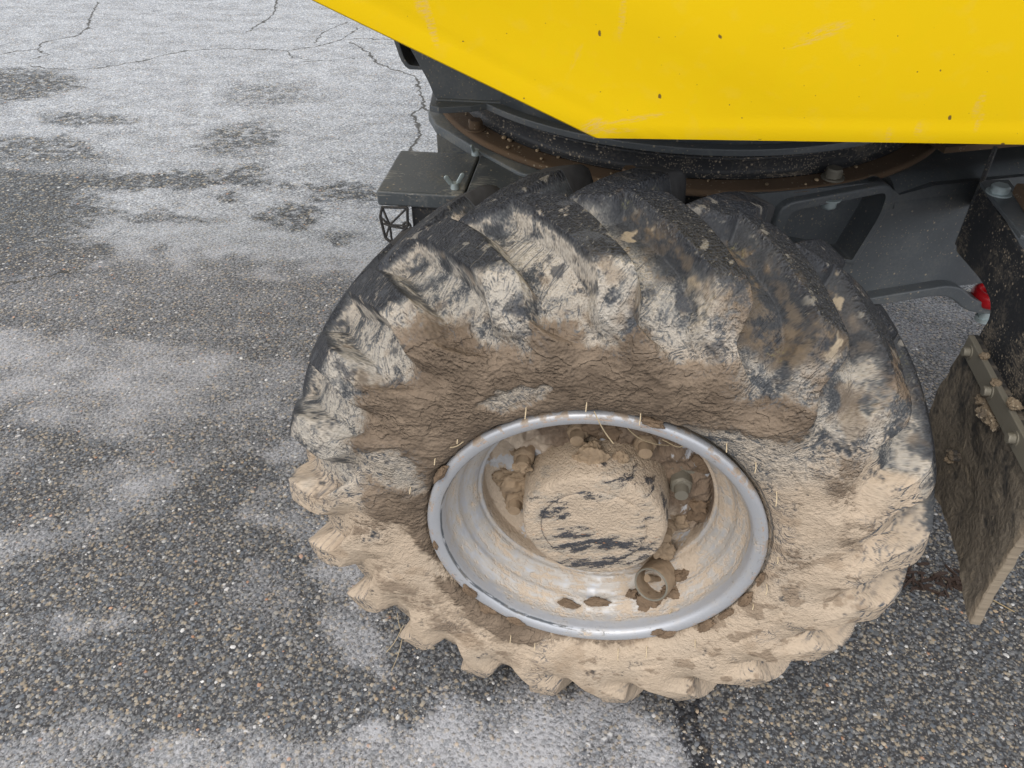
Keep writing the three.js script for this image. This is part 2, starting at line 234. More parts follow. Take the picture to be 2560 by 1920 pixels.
{ // the larger stones set in the asphalt round the wheel
  const r = rng(5), shapes = [];
  for (let k = 0; k < 4; k++) { const g = mergeVertices(new THREE.IcosahedronGeometry(1, k % 2).deleteAttribute('uv').deleteAttribute('normal')), p = g.attributes.position; for (let i = 0; i < p.count; i++) { const q = 0.68 + 0.5 * r(); p.setXYZ(i, p.getX(i) * q, p.getY(i) * (0.75 + 0.2 * r()), p.getZ(i) * q); } g.computeVertexNormals(); shapes.push(g); }
  const N = 110000, lists = [[], [], [], []], M = new THREE.Matrix4(), q = new THREE.Quaternion(), e = new THREE.Euler(), c = new THREE.Color();
  const mats = new THREE.MeshStandardMaterial({ color: 0xffffff, roughness: 0.8 });
  for (let i = 0; i < N; i++) {
    const x = mix(-2.0, 1.45, r()), z = mix(-1.35, 0.5, r()), big = r(), s = 0.0012 + 0.0036 * big * big * big * big + 0.0012 * r(), kind = (r() * 4) | 0, ci = (r() * (r() < 0.1 ? 18 : r() < 0.5 ? 15 : 6)) | 0, tone = 0.75 + 0.55 * r(), ry = r() * 6.28, sx = 0.75 + 0.7 * r();
    const d = dust(x, z); if (r() < 0.25 + 0.25 * d) continue;
    const cv = clamp(d * (0.35 + 0.5 * r())), cc = PAL[ci];
    c.setRGB(mix(cc[0] * tone, CRUST[0], cv), mix(cc[1] * tone, CRUST[1], cv), mix(cc[2] * tone, CRUST[2], cv));
    e.set((r() - 0.5) * 0.3, ry, (r() - 0.5) * 0.3); q.setFromEuler(e);
    M.compose(new THREE.Vector3(x, -s * 0.12 - 0.0003, z), q, new THREE.Vector3(s * sx, s * 0.55, s)); lists[kind].push([M.clone(), c.clone()]);
  }
  const root = new THREE.Group(); root.name = 'asphalt_stones'; root.userData = { kind: 'stuff', label: 'small grey, tan and white stones exposed in the asphalt', category: 'stones' };
  lists.forEach((l, k) => { const im = new THREE.InstancedMesh(shapes[k], mats, l.length); l.forEach(([m, col], i) => { im.setMatrixAt(i, m); im.setColorAt(i, col); }); im.name = numbered('stone_cover'); im.userData.kind = 'stuff'; im.castShadow = im.receiveShadow = true; root.add(im); });
  scene.add(root);
}

// ------------------------------------------------------------------ materials of the machine
function grime(seed, base, { speck = 0.5, dustAmt = 0.3, dustCol = [0.24, 0.2, 0.15], streak = 0.3, size = 0.6, rough = 0.55, px = 704 }) {
  const b = bake(px, px, (u, v) => {
    const x = u * size + seed, y = v * size + seed * 0.7, n = fbm(x * 14, y * 14, 5), f = fbm(x * 160, y * 160, 2);
    tint(base, 1 + 0.18 * n + 0.1 * f);
    const cloud = sst(0.0, 0.55, n + 0.25 * f + dustAmt - 0.35); over(dustCol, cloud * dustAmt);
    const st = ridge(x * 30 + 2 * n, y * 130, 2) * sst(-0.2, 0.4, fbm(x * 9, y * 9 + 5, 3)); over(dustCol, sst(0.40, 0.62, st) * streak, 1.25); over(dustCol, sst(0.05, 0.4, f + 0.9 * n) * dustAmt * 0.5, 1.15);
    worley(x * 300, y * 300); const sp = RV[WID] < speck * 0.5 * sst(-0.35, 0.35, fbm(x * 6 + 9, y * 6, 3)) ? sst(0.42, 0.25, WF1) : 0; over([0.33, 0.28, 0.21], sp * 0.75);
    worley(x * 120 + 5, y * 120); const sp2 = RV[WID] < speck * 0.12 ? sst(0.3, 0.18, WF1) : 0; over([0.4, 0.33, 0.24], sp2 * 0.8);
    T.h = 0.4 + 0.1 * f + 0.25 * cloud * (0.5 + f) + 0.25 * sp + 0.4 * sp2; T.ro = clamp(rough + 0.35 * cloud + 0.3 * sp + 0.06 * f);
  }, { rough: true, wrap: THREE.MirroredRepeatWrapping });
  return new THREE.MeshStandardMaterial({ map: b.map, bumpMap: b.bump, bumpScale: 0.0012, roughnessMap: b.orm, roughness: 1, metalness: 0 });
}
const M = {};
M.frame = grime(1.3, [0.1, 0.112, 0.122], { speck: 0.22, dustAmt: 0.25, dustCol: [0.17, 0.165, 0.15], streak: 0.12, rough: 0.45 });
M.skirt = grime(21.3, [0.12, 0.138, 0.15], { speck: 0.3, dustAmt: 0.45, dustCol: [0.23, 0.22, 0.19], streak: 0.4, rough: 0.5 });
M.box = grime(4.1, [0.075, 0.087, 0.097], { speck: 0.35, dustAmt: 0.32, dustCol: [0.22, 0.215, 0.195], streak: 0.9, rough: 0.5 });
M.black = grime(7.7, [0.024, 0.026, 0.03], { speck: 0.75, dustAmt: 0.25, streak: 0.35, rough: 0.55 });
M.dirt = grime(9.2, [0.125, 0.082, 0.05], { speck: 0.2, dustAmt: 0.4, dustCol: [0.14, 0.09, 0.055], streak: 0.2, rough: 0.9 });
M.flap = grime(12.6, [0.03, 0.03, 0.031], { speck: 0.7, dustAmt: 0.85, dustCol: [0.2, 0.155, 0.105], streak: 0.6, rough: 0.75 });
M.zinc = new THREE.MeshStandardMaterial({ color: 0xaebbbd, roughness: 0.4, metalness: 0.35 });
M.dull = new THREE.MeshStandardMaterial({ color: 0x7f7b70, roughness: 0.6, metalness: 0.35, bumpMap: M.frame.bumpMap, bumpScale: 0.0012 });
M.red = new THREE.MeshPhysicalMaterial({ color: 0xb3121c, roughness: 0.4, clearcoat: 0.3 });
M.straw = new THREE.MeshStandardMaterial({ color: 0xa8987c, roughness: 0.9 });
M.hair = new THREE.MeshStandardMaterial({ color: 0xc4b293, roughness: 0.9 });
{ // yellow paint: its own chips, mud smears and scuffs, placed in panel metres
  const W = 2048, H = 512, x0 = -0.42, sx = 1.1, sy = 0.275, chips = [[-0.006, 0.128, 2, 6, 0.2], [0.127, 0.127, 2, 6, 0.6], [0.07, 0.056, 2.4, 6, 0.3], [0.414, 0.035, 2.4, 6, 0.35], [0.489, 0.003, 3, 2.5, 0], [0.381, 0.092, 1, 2.5, 0.5], [0.356, 0.09, 1.1, 1.4, 0], [0.153, 0.047, 1, 1.6, 0], [0.06, 0.125, 0.9, 1, 0], [0.198, 0.004, 2.6, 0.7, 0], [0.171, 0.031, 0.8, 1.5, 0.2], [-0.16, 0.115, 1.2, 1.4, 0], [-0.09, 0.05, 0.9, 2.2, 0], [0.0, 0.06, 0.8, 1, 0], [0.25, 0.06, 0.7, 0.8, 0], [0.32, 0.13, 0.7, 1.2, 0], [-0.11, 0.125, 0.7, 0.8, 0]];
  const scuffs = [[0.241, 0.134, 0.02, 0.006, 0.35, 0.6], [0.222, 0.121, 0.016, 0.0025, 0.3, 0.6], [0.017, 0.147, 0.003, 0.02, 0, 0.5], [-0.005, 0.018, 0.013, 0.007, 0.5, 0.8], [0.045, 0.028, 0.03, 0.003, 0.2, 0.6], [0.01, 0.012, 0.03, 0.003, 0.05, 0.6], [0.383, 0.021, 0.004, 0.007, 0, 0.5], [0.441, 0.052, 0.004, 0.012, 0, 0.5], [0.45, 0.03, 0.003, 0.01, 0, 0.5], [-0.196, 0.135, 0.004, 0.022, 0.2, 0.8], [-0.205, 0.158, 0.006, 0.015, 0.15, 0.7], [0.35, 0.012, 0.003, 0.008, 0.2, 0.4], [-0.03, 0.1, 0.012, 0.003, 1.2, 0.3]];
  const b = bake(W, H, (u, v) => {
    const x = x0 + u * sx, y = -0.05 + v * sy, n = fbm(x * 8, y * 8, 4), f = pn(x * 900, y * 900);
    tint([0.76, 0.51, 0.005], 1 + 0.02 * n); over([0.55, 0.42, 0.16], 0.05 * sst(0.1, 0.5, fbm(x * 40, y * 40, 4))); T.ro = 0.34 + 0.06 * n; T.h = 0.6 + 0.03 * pn(x * 350, y * 350);
    for (const [cx, cy, a, c, t, k] of scuffs) { const dx = x - cx, dy = y - cy, p = dx * Math.cos(t) + dy * Math.sin(t), q = dy * Math.cos(t) - dx * Math.sin(t), d = (p / a) ** 2 + (q / c) ** 2; if (d < 2.5) { const w = k * sst(2.5, 0.2, d) * sst(0.0, 0.6, fbm(p * 90, q * 420 + cx * 50, 3) + 0.25 + 0.2 * f); over([0.6, 0.4, 0.16], w * 0.75); T.ro = mix(T.ro, 0.8, w); } }
    for (const [cx, cy, a, c, t] of chips) { const dx = (x - cx) * 1000, dy = (y - cy) * 1000, p = dx * Math.cos(t) + dy * Math.sin(t), q = dy * Math.cos(t) - dx * Math.sin(t), d = (p / (a * 0.8)) ** 2 + (q / (c * 0.55)) ** 2 + 0.5 * pn(x * 500, y * 500); if (d < 1.1) { const w = sst(1.1, 0.7, d); over([0.17, 0.11, 0.03], w); T.ro = mix(T.ro, 0.8, w); T.h -= 0.3 * w; } }
    worley(x * 90 + 3, y * 90); if (RV[WID] < 0.05 && WF1 < 0.03 + 0.03 * RV[(WID + 5) & 255]) over([0.25, 0.16, 0.03], 0.7);
  }, { rough: true });
  M.yellow = new THREE.MeshPhysicalMaterial({ map: b.map, bumpMap: b.bump, bumpScale: 0.0006, roughnessMap: b.orm, roughness: 1, metalness: 0, clearcoat: 0.02, clearcoatRoughness: 0.3, specularIntensity: 0.28 });
  M.yellowPlain = new THREE.MeshPhysicalMaterial({ color: new THREE.Color().setRGB(0.76, 0.51, 0.005), roughness: 0.38, clearcoat: 0.25, clearcoatRoughness: 0.25 });
}

{ // rubber flap: bare and black near the clamp and the far edge, thick with mud below
  const b = bake(768, 768, (u, v) => {
    const z = -0.24 + u * 0.42, y = -0.13 + v * 0.42, f0 = fbm(z * 24, y * 18, 4), f1 = fbm(z * 120, y * 110, 3), f2 = fbm(z * 420, y * 420, 2), st = fbm(z * 42, y * 20 + 4, 4);
    tint([0.028, 0.029, 0.031], 1 + 0.3 * f1); T.h = 0.3 + 0.05 * f2; T.ro = 0.7;
    const amount = 0.62 - 1.9 * Math.max(0, y - 0.02) - 1.4 * Math.max(0, -0.12 - z) + 0.5 * f0 + 0.5 * st + 0.25 * f1 + 1.1 * Math.max(0, z - 0.03);
    const m = sst(0.05, 0.6, amount), k = ridge(z * 70 + f0, y * 60, 3); over([0.165, 0.14, 0.108], m * 0.88, 1 + 0.35 * f1 + 0.3 * f2 + 0.3 * (k - 0.55)); T.h += m * (0.18 + 0.25 * f1 + 0.3 * (k - 0.5)); T.ro = mix(T.ro, 0.93, m);
    over([0.27, 0.22, 0.16], sst(0.128, 0.139, z + 0.008 * f1 + 0.004 * f0) * 0.7); const pale = sst(0.25, 0.42, fbm(z * 40 + 8, y * 22, 4) + 0.15 * f2) * m; over([0.27, 0.225, 0.165], pale * 0.6);
  }, { rough: true });
  M.flapMud = new THREE.MeshStandardMaterial({ map: b.map, bumpMap: b.bump, bumpScale: 0.004, roughnessMap: b.orm, roughness: 1 });
}

// ------------------------------------------------------------------ the excavator
const machine = new THREE.Group(); machine.name = 'excavator'; machine.userData = { label: 'yellow wheeled excavator with a big mud-caked wheel and dark grey undercarriage', category: 'excavator' };
scene.add(machine);
const V = (x, y, z) => new THREE.Vector3(x, y + Y0, z);
{ // body side panel: upper face leaning out a little, soft fold, upright lower strip
  const ang = Math.atan2(0.091, 0.996), rows = [[-0.022, -0.002, -0.022], [-0.0035, -0.0005, -0.004], [0, 0.0, 0], [0.002, 0.0025, 0.0008], [0.021, 0.021, 0.001], [0.027, 0.027, 0.0018], [0.034, 0.034, 0.0032], [0.16, 0.16, 0.021], [0.95, 0.95, 0.12]];
  // rows: outline inset, height above the lower edge, outward offset
  const pos = [], uv = [], idx = [], outline = (h) => [-h / 0.4715, 2.4];
  const S = 60, edge = [[-2, -0.002, -0.02], [0, 0, 0]];
  // columns follow the cut left edge; extra columns give that edge its folded lip
  const cols = [{ in: 0.0, y: 0.0, d: -0.02 }, { in: 0.0005, y: 0, d: -0.003 }, { in: 0.002, y: 0, d: 0 }];
  const heights = [[-0.0, -0.02], [0.0005, -0.0025], [0.0025, 0], [0.021, 0.0012], [0.028, 0.0028], [0.035, 0.0046], [0.16, 0.024], [0.95, 0.13]];
  const across = []; for (const c of [[0, -0.02], [0.0006, -0.0025], [0.003, 0], [0.024, 0.0012], [0.031, 0.0028], [0.039, 0.0046]]) across.push(c);
  for (let i = 1; i <= S; i++) across.push([0.039 + (i / S) ** 1.5 * 2.4, 0.2]);
  const prof = (d) => { if (d <= 0.0006) return mix(-0.02, -0.0025, d / 0.0006); if (d < 0.003) return mix(-0.0025, 0, (d - 0.0006) / 0.0024); if (d < 0.024) return mix(0, 0.0012, (d - 0.003) / 0.021); const e = d - 0.024; return 0.0012 + 0.145 * e * sst(-0.002, 0.02, e); };
  for (let j = 0; j < heights.length; j++) for (let i = 0; i < across.length; i++) {
    const h = heights[j][0], x = -h / 0.4715 + across[i][0] * 2.34;
    const dl = (x * 0.4715 + h) / Math.hypot(1, 0.4715), d = Math.min(dl, h); // distance from the nearer cut edge
    pos.push(x, h, prof(d)); uv.push((x + 0.42) / 1.1, (h + 0.05) / 0.275);
    if (i && j) { const a = (j - 1) * across.length + i - 1, b = a + 1, c = a + across.length, e = c + 1; idx.push(a, b, e, a, e, c); }
  }
  const g = new THREE.BufferGeometry(); g.setAttribute('position', new THREE.Float32BufferAttribute(pos, 3)); g.setAttribute('uv', new THREE.Float32BufferAttribute(uv, 2)); g.setIndex(idx); g.computeVertexNormals();
  const p = part('body_panel', g, M.yellow, machine, 'smooth yellow side panel with a cut-away lower corner'); p.position.copy(V(-0.039, 0.567, 0)); p.rotation.y = ang;
  // the rest of the upper body behind the panel
  const hull = extr([[0.02, 0.03], [2.35, 0.03], [2.35, 0.95], [-1.85, 0.95]], 1.85, 0.01); const q = part('body_shell', hull, M.yellowPlain, machine); q.position.copy(V(-0.039, 0.567, 0)); q.rotation.y = ang; q.translateZ(-1.86);
  const under = extr([[0.03, -1.9], [2.3, -1.9], [2.3, -0.03], [0.03, -0.03]], 0.02, 0.002); under.rotateX(Math.PI / 2); const u = part('body_floor', under, M.frame, machine); u.position.copy(V(-0.039, 0.567 + 0.026, 0)); u.rotation.y = ang; u.scale.z = -1; u.scale.z = 1; under.computeBoundingBox(); if (under.boundingBox.max.z > 0.5) under.translate(0, 0, -1.93);
}
const CX = 0.132, CZ = -0.985;
{ // turntable: bolted ring plate, dark bearing, swing frame above
  const plate = new THREE.LatheGeometry([[0.3, 0.306], [0.574, 0.306], [0.5795, 0.309], [0.581, 0.314], [0.578, 0.3195], [0.572, 0.32], [0.3, 0.3205]].map((p) => new THREE.Vector2(...p)), 160);
  const ring = part('turntable_ring', boxUV(plate, 0.6), M.dirt, machine, 'brown dirt-covered turntable ring with bolts'); ring.position.copy(V(CX, 0, CZ));
  const seam = new THREE.LatheGeometry([[0.3, 0.321], [0.533, 0.321], [0.532, 0.323], [0.524, 0.326], [0.521, 0.334], [0.5205, 0.352], [0.523, 0.3535], [0.523, 0.359], [0.517, 0.361], [0.51, 0.364], [0.51, 0.378], [0.3, 0.378]].map((p) => new THREE.Vector2(...p)), 160);
  const be = part('slewing_bearing', boxUV(seam, 0.6), M.black, machine, 'black slewing bearing above the brown ring'); be.position.copy(V(CX, 0, CZ));
  for (let k = 0; k < 9; k++) { const a = THREE.MathUtils.degToRad(62.8 + 39.25 * k), b = mesh('ring_bolt', hexBolt(0.027, 0.02), k === 0 ? M.dull : M.dirt, ring); b.position.set(Math.cos(a) * 0.557, 0.3203, Math.sin(a) * 0.557); b.rotation.y = a; }
  const rr = rng(91); // clods on the ring plate
  for (let k = 0; k < 26; k++) { const a = THREE.MathUtils.degToRad(55 + 95 * rr()), R = 0.535 + 0.035 * rr(), s = 0.002 + 0.0035 * rr() * rr(), g = new THREE.IcosahedronGeometry(s, 1), m = mesh('dirt_clod', g, new THREE.MeshStandardMaterial({ color: new THREE.Color().setRGB(0.36, 0.27, 0.17).multiplyScalar(0.5 + 0.8 * rr()), roughness: 0.95 }), ring); m.position.set(Math.cos(a) * R, 0.321 + s * 0.4, Math.sin(a) * R); m.scale.set(1, 0.7, 1.3); }
  // swing frame floor plate with a lip that follows the ring, a corner reaching out to the left
  const out = []; for (let k = 0; k <= 60; k++) { const a = THREE.MathUtils.degToRad(20 + (126 * k) / 60); out.push([CX + Math.cos(a) * 0.566, CZ + Math.sin(a) * 0.566]); }
  const A = out[out.length - 1]; out.push([-0.3, -0.572], [-0.36, -0.556], [-0.381, -0.566], [-0.405, -0.75], [-0.405, -1.6], [0.7, -1.6]);
  const g = extr(out.filter((p) => !(p[0] < -0.26 && p[1] < -0.6 && p[1] > -0.745 && p[0] > -0.38)).map((p) => [p[0], -p[1]]), 0.013, 0.002, [], 2); g.rotateX(-Math.PI / 2);
  part('swing_frame', g, M.frame, machine, 'dark grey swing frame plate under the yellow panel').position.set(0, Y0 + 0.379, 0);
  const wall = extr(roundPoly([[-0.376, 0.392], [-0.384, 0.42], [-0.404, 0.46], [-0.427, 0.505], [-0.46, 0.56], [-0.52, 0.66], [0.6, 0.66], [0.6, 0.392]], 0.02), 0.02, 0.002); part('frame_wall', wall, M.frame, machine).position.set(0, Y0, -0.615);
  const weld = new THREE.CapsuleGeometry(0.0035, 0.3, 3, 8).rotateZ(Math.PI / 2); part('weld_seam', boxUV(weld, 0.6), M.frame, machine).position.copy(V(-0.22, 0.3925, -0.594));
  const ring2 = new THREE.LatheGeometry([[0.49, 0.3925], [0.545, 0.3925], [0.53, 0.44], [0.5, 0.56], [0.45, 0.58]].map((p) => new THREE.Vector2(...p)), 120); part('swing_collar', boxUV(ring2, 0.6), M.frame, machine).position.copy(V(CX, 0, CZ));
  // rusty tray behind the frame
  const o = roundPoly([[-0.51, 0.56], [-0.463, 0.505], [-0.449, 0.455, 0.03], [-0.437, 0.437, 0.02], [-0.36, 0.437], [-0.36, 0.56]], 0.012), inn = roundPoly([[-0.49, 0.55], [-0.453, 0.505], [-0.441, 0.458, 0.03], [-0.431, 0.445, 0.015], [-0.368, 0.445], [-0.368, 0.55]], 0.01);
  part('side_tray', extr(o, 0.12, 0.002, [inn]), M.frame, machine).position.set(0, Y0, -0.75);
  part('tray_back', extr(inn, 0.01, 0), M.dirt, machine).position.set(0, Y0, -0.72);
}
{ // undercarriage: corner skirt, toolbox, side plate
  const skirt = extr(roundPoly([[-0.433, 0.765], [-0.401, 0.694], [-0.286, 0.565], [-0.19, 0.47], [0.1, 0.40], [0.1, 1.6], [-0.433, 1.6]], 0.01), 0.022, 0.003); skirt.rotateX(-Math.PI / 2); part('chassis_top', skirt, M.skirt, machine).position.set(0, Y0 + 0.283, 0);
  const front = extr([[-0.398, 0.1], [-0.398, 0.285], [-0.1, 0.285], [-0.1, 0.1]], 0.02, 0.002); part('chassis_front', front, M.skirt, machine).position.set(0, Y0, -0.705);
  const lid = rbox(0.163, 0.03, 0.19, 0.005); const box = part('toolbox', lid, M.box, machine, 'dusty black toolbox lid with a wing bolt'); box.position.copy(V(-0.3645, 0.285, -0.465));
  const lid2 = rbox(0.19, 0.028, 0.19, 0.003); part('toolbox', lid2, M.box, machine).position.copy(V(-0.1855, 0.2845, -0.465));
  part('toolbox_body', rbox(0.1, 0.15, 0.17, 0.004), M.black, machine).position.copy(V(-0.335, 0.195, -0.465));
  part('toolbox_wall', rbox(0.23, 0.16, 0.012, 0.003), M.black, machine).position.copy(V(-0.2, 0.19, -0.378));
  for (const [x, z, t] of [[-0.303, -0.398, 0.5], [-0.29, -0.553, 1.3]]) { // wing bolts
    const b = part('wing_bolt', new THREE.CylinderGeometry(0.007, 0.0085, 0.011, 12), M.zinc, machine); b.position.copy(V(x, 0.306, z)); b.rotation.y = t;
    for (const s of z > -0.5 ? [-1, 1] : [-1]) { const w = new THREE.CapsuleGeometry(0.0046, 0.014, 4, 10); w.scale(1, 1, 0.4); w.translate(0, 0.011, 0); w.rotateZ(-s * 0.55); w.translate(s * 0.006, 0.003, 0); mesh('bolt_wing', w, M.zinc, b); }
  }
  // wire guard below the toolbox
  const G = [], q = [[-0.436, 0.27], [-0.442, 0.25], [-0.436, 0.205], [-0.424, 0.196], [-0.39, 0.235], [-0.388, 0.272]], c = [-0.425, 0.234], z = -0.366, bar = (a, b, r = 0.0022) => G.push(tube([[a[0], a[1], z], [(a[0] + b[0]) / 2, (a[1] + b[1]) / 2, z + 0.001], [b[0], b[1], z]], r, 4));
  for (let i = 0; i < q.length; i++) { bar(q[i], q[(i + 1) % q.length], 0.0028); bar(c, q[i]); } G.push(tube([[-0.437, 0.236, z], [-0.42, 0.232, z + 0.002], [-0.395, 0.228, z]], 0.0022, 6)); G.push(new THREE.TorusGeometry(0.007, 0.0026, 6, 16).translate(-0.392, 0.234, z));
  part('wire_guard', mergeGeometries(G), M.black, machine, 'spidery wire guard below the toolbox corner').position.set(0, Y0, 0);
  // angled side plate with a framed recess
  const k = 1.136, tr = (x, y) => [(-0.019 + (x + 0.019) * k - 0.491) / 0.943, 0.954 - (0.954 - y) * k];
  const TH = Math.atan2(0.334, 0.943), side = (name, geo, m, label, dz = 0) => { const p = part(name, geo, m, machine, label); p.position.copy(V(0.491, 0, -0.494)); p.rotation.y = TH; p.translateZ(dz); return p; };
  const lo = roundPoly([[...tr(0.246, 0.3), 0.01], [...tr(0.246, 0.381), 0.03], [...tr(0.43, 0.397), 0.026], [...tr(0.434, 0.345), 0.03], [...tr(0.402, 0.25), 0.01]].map((p) => p), 0.02), li = roundPoly([[...tr(0.259, 0.3), 0.006], [...tr(0.259, 0.37), 0.024], [...tr(0.4235, 0.387), 0.02], [...tr(0.4235, 0.343), 0.024], [...tr(0.397, 0.257), 0.006]], 0.015);
  const y1 = 0.295, plate = new THREE.Shape(); plate.moveTo(-0.3, 0.06); plate.lineTo(1.6, 0.06); plate.lineTo(1.6, y1 + 0.004); plate.lineTo(0.1, y1 + 0.004); plate.lineTo(0.03, y1 - 0.008); plate.lineTo(-0.04, 0.318); plate.lineTo(-0.3, 0.318);
  side('side_plate', extr(plate, 0.02, 0, [lo]), M.frame, 'dark grey angled chassis side plate', -0.022);
  side('recess_frame', extr(lo, 0.07, 0.004, [li]), M.frame, 'rounded steel frame round the chassis recess', -0.054);
  side('recess_back', extr(lo.map((p) => p), 0.012, 0), M.frame, undefined, -0.064);
  // rounded top edge that rolls back to the ring, and lower flange
  const roll = new THREE.Shape(); roll.moveTo(0, y1 - 0.002); roll.absarc(-0.05, y1 - 0.002, 0.05, 0, Math.PI / 2, false); roll.lineTo(-0.3, y1 + 0.046); roll.lineTo(-0.3, y1 + 0.026); roll.lineTo(-0.05, y1 + 0.026); roll.absarc(-0.05, y1 - 0.002, 0.03, Math.PI / 2, 0, true);
  const rg = new THREE.ExtrudeGeometry(roll, { depth: 1.575, bevelEnabled: false, curveSegments: 12 }); rg.rotateY(-Math.PI / 2); rg.translate(1.6, 0, 0); { const p = rg.attributes.position; for (let i = 0; i < p.count; i++) { const lower = 0.036 * sst(0.16, 0.0, p.getX(i)); p.setY(i, p.getY(i) - lower); } } rg.computeVertexNormals(); const rg2 = boxUV(tess(rg, 0.05), 0.6); const rp = side('top_roll', rg2, M.frame, undefined, 0.0);
  const dl = boxUV(new THREE.BoxGeometry(1.5, 0.012, 0.25, 30, 1, 4).translate(0.9, 0.337, -0.19), 0.6); side('dirt_layer', dl, M.dirt);
  part('chassis_core', rbox(1.8, 0.18, 1.0, 0.01), M.black, machine).position.copy(V(0.55, 0.2, -1.25));
  const fl = roundPoly([[-0.3, 0.04], [0.2, 0.062, 0.05], [0.27, 0.005, 0.04], [0.45, -0.03, 0.03], [1.6, -0.03], [1.6, -0.012], [0.46, -0.01, 0.03], [0.285, 0.028, 0.04], [0.215, 0.084, 0.05], [-0.3, 0.062]], 0.02);
  side('lower_flange', extr(fl, 0.045, 0.003), M.frame, 'lower flange of the chassis side plate', -0.022);
  const ib = part('recess_bolt', hexBolt(0.026, 0.02), M.zinc, machine); ib.position.copy(V(0.381, 0.3, -0.452)); ib.rotation.x = Math.PI; 
  // clevis in red paint under the flange, with its bolt
  const red = part('tow_ring', new THREE.TorusGeometry(0.03, 0.011, 14, 40).rotateX(Math.PI / 2), M.red, machine, 'red painted tow ring behind the mudflap'); red.position.copy(V(0.805, 0.028, -0.6)); red.scale.set(1, 1.5, 1);
  part('tow_pin', hexBolt(0.022, 0.05), M.zinc, machine).position.copy(V(0.805, -0.03, -0.595));
  // axle that carries the wheel
  part('axle', boxUV(new THREE.CylinderGeometry(0.085, 0.11, 1.5, 32).rotateX(Math.PI / 2), 0.6), M.black, machine).position.copy(V(0, 0, -0.8));
}
{ // mudflap hung from an angle bracket behind the wheel
  const X = 0.6, panel = (pts, depth, bevel = 0.003) => { const g = extr(pts.map(([y, z]) => [z, y]), depth, bevel); g.rotateY(-Math.PI / 2); return g; }; // outline in (y, z), thickness along x
  const br = panel(roundPoly([[0.25, -0.396, 0.005], [0.241, -0.386, 0.01], [0.256, -0.258, 0.03], [0.249, -0.21, 0.02], [0.229, -0.192, 0.015], [0.2, -0.2, 0.01], [0.168, -0.2, 0.004], [0.168, 0.2], [0.37, 0.2], [0.353, -0.211, 0.004], [0.366, -0.396, 0.004]], 0.004), 0.008);
  const web = panel([[0.25, 0], [0.25, -0.19], [0.366, -0.19], [0.366, 0]], 0.008), wb = part('bracket_web', web, M.black, machine); wb.position.copy(V(X + 0.004, -0.0, -0.39)); wb.rotation.y = -0.43;
  const b = part('flap_bracket', br, M.black, machine, 'black bracket plate that carries the mudflap'); b.position.copy(V(X + 0.008, 0, 0));
  const top = extr([[0, 0.396], [0.012, 0.408], [0.053, 0.415], [0.052, 0.36], [0.02, 0.2], [0.003, 0.212]], 0.008, 0.002).rotateX(-Math.PI / 2); const t = part('bracket_flange', top, M.frame, machine); t.position.copy(V(X, 0.36, 0));
  const bo = part('bracket_bolt', hexBolt(0.026, 0.014), M.zinc, machine); bo.position.copy(V(0.617, 0.368, -0.357));
  const rod = part('rusty_bar', rbox(0.018, 0.02, 0.15, 0.004), M.dirt, machine); rod.position.copy(V(0.639, 0.379, -0.27)); rod.rotation.x = 0.06;
  // the flap: thick rubber, bowed, crusted with mud
  const o = roundPoly([[0.19, -0.2], [0.05, -0.222, 0.08], [-0.02, -0.207, 0.06], [-0.086, -0.15, 0.07], [-0.09, 0.06, 0.05], [-0.113, 0.145, 0.004], [0.03, 0.139, 0.05], [0.19, 0.15]], 0.004, 8);
  let g = new THREE.ExtrudeGeometry(new THREE.Shape(o.map(([y, z]) => new THREE.Vector2(z, y))), { depth: 0.012, bevelEnabled: true, bevelSize: 0.002, bevelThickness: 0.002, bevelSegments: 1, steps: 1 });
  g = tess(g, 0.009); g.rotateY(-Math.PI / 2);
  const p = g.attributes.position; for (let i = 0; i < p.count; i++) { const y = p.getY(i), z = p.getZ(i), n = fbm(z * 22, y * 22, 4); p.setX(i, p.getX(i) + 0.012 * sst(0.15, -0.02, y) * sst(-0.12, -0.08, y) * Math.sin((z + 0.2) * 9) - 0.006 * n - 0.004 * Math.max(0, ridge(z * 40, y * 40, 2) - 0.55)); }
  g = mergeVertices(g.deleteAttribute('uv').deleteAttribute('normal'), 1e-5); { const p2 = g.attributes.position, uv2 = new Float32Array(p2.count * 2); for (let i = 0; i < p2.count; i++) { uv2[i * 2] = (p2.getZ(i) + 0.24) / 0.42; uv2[i * 2 + 1] = (p2.getY(i) + 0.13) / 0.42; } g.setAttribute('uv', new THREE.BufferAttribute(uv2, 2)); } g.computeVertexNormals();
  const f = part('mudflap', g, M.flapMud, machine, 'mud-crusted rubber mudflap behind the wheel'); f.position.copy(V(X, 0, 0)); machine.userData.flap = undefined; delete machine.userData.flap;
  const st = part('clamp_strip', rbox(0.01, 0.034, 0.36, 0.002), M.dull, machine, 'bolted steel strip that clamps the mudflap'); st.position.copy(V(X - 0.019, 0.184, -0.004));
  for (const z of [-0.175, -0.075, 0.03, 0.13]) { const h = mesh('strip_bolt', hexBolt(0.015, 0.011), M.dull, st); h.rotation.z = Math.PI / 2; h.position.set(-0.005, 0, z + 0.02); }
  const rr = rng(33); // mud lumps on the strip and flap
  for (const [y, z, s] of [[0.158, -0.07, 0.012], [0.15, -0.045, 0.014], [0.155, -0.02, 0.012], [0.2, -0.06, 0.008], [0.03, -0.08, 0.011], [0.018, -0.085, 0.008], [0.21, 0.0, 0.01], [-0.06, -0.16, 0.008], [0.205, -0.12, 0.007]]) { const m = part('mud_clump', clod(s, rr() * 99), M.dirtMud ?? M.flap, machine); m.position.copy(V(X - 0.02, y, z)); }
}
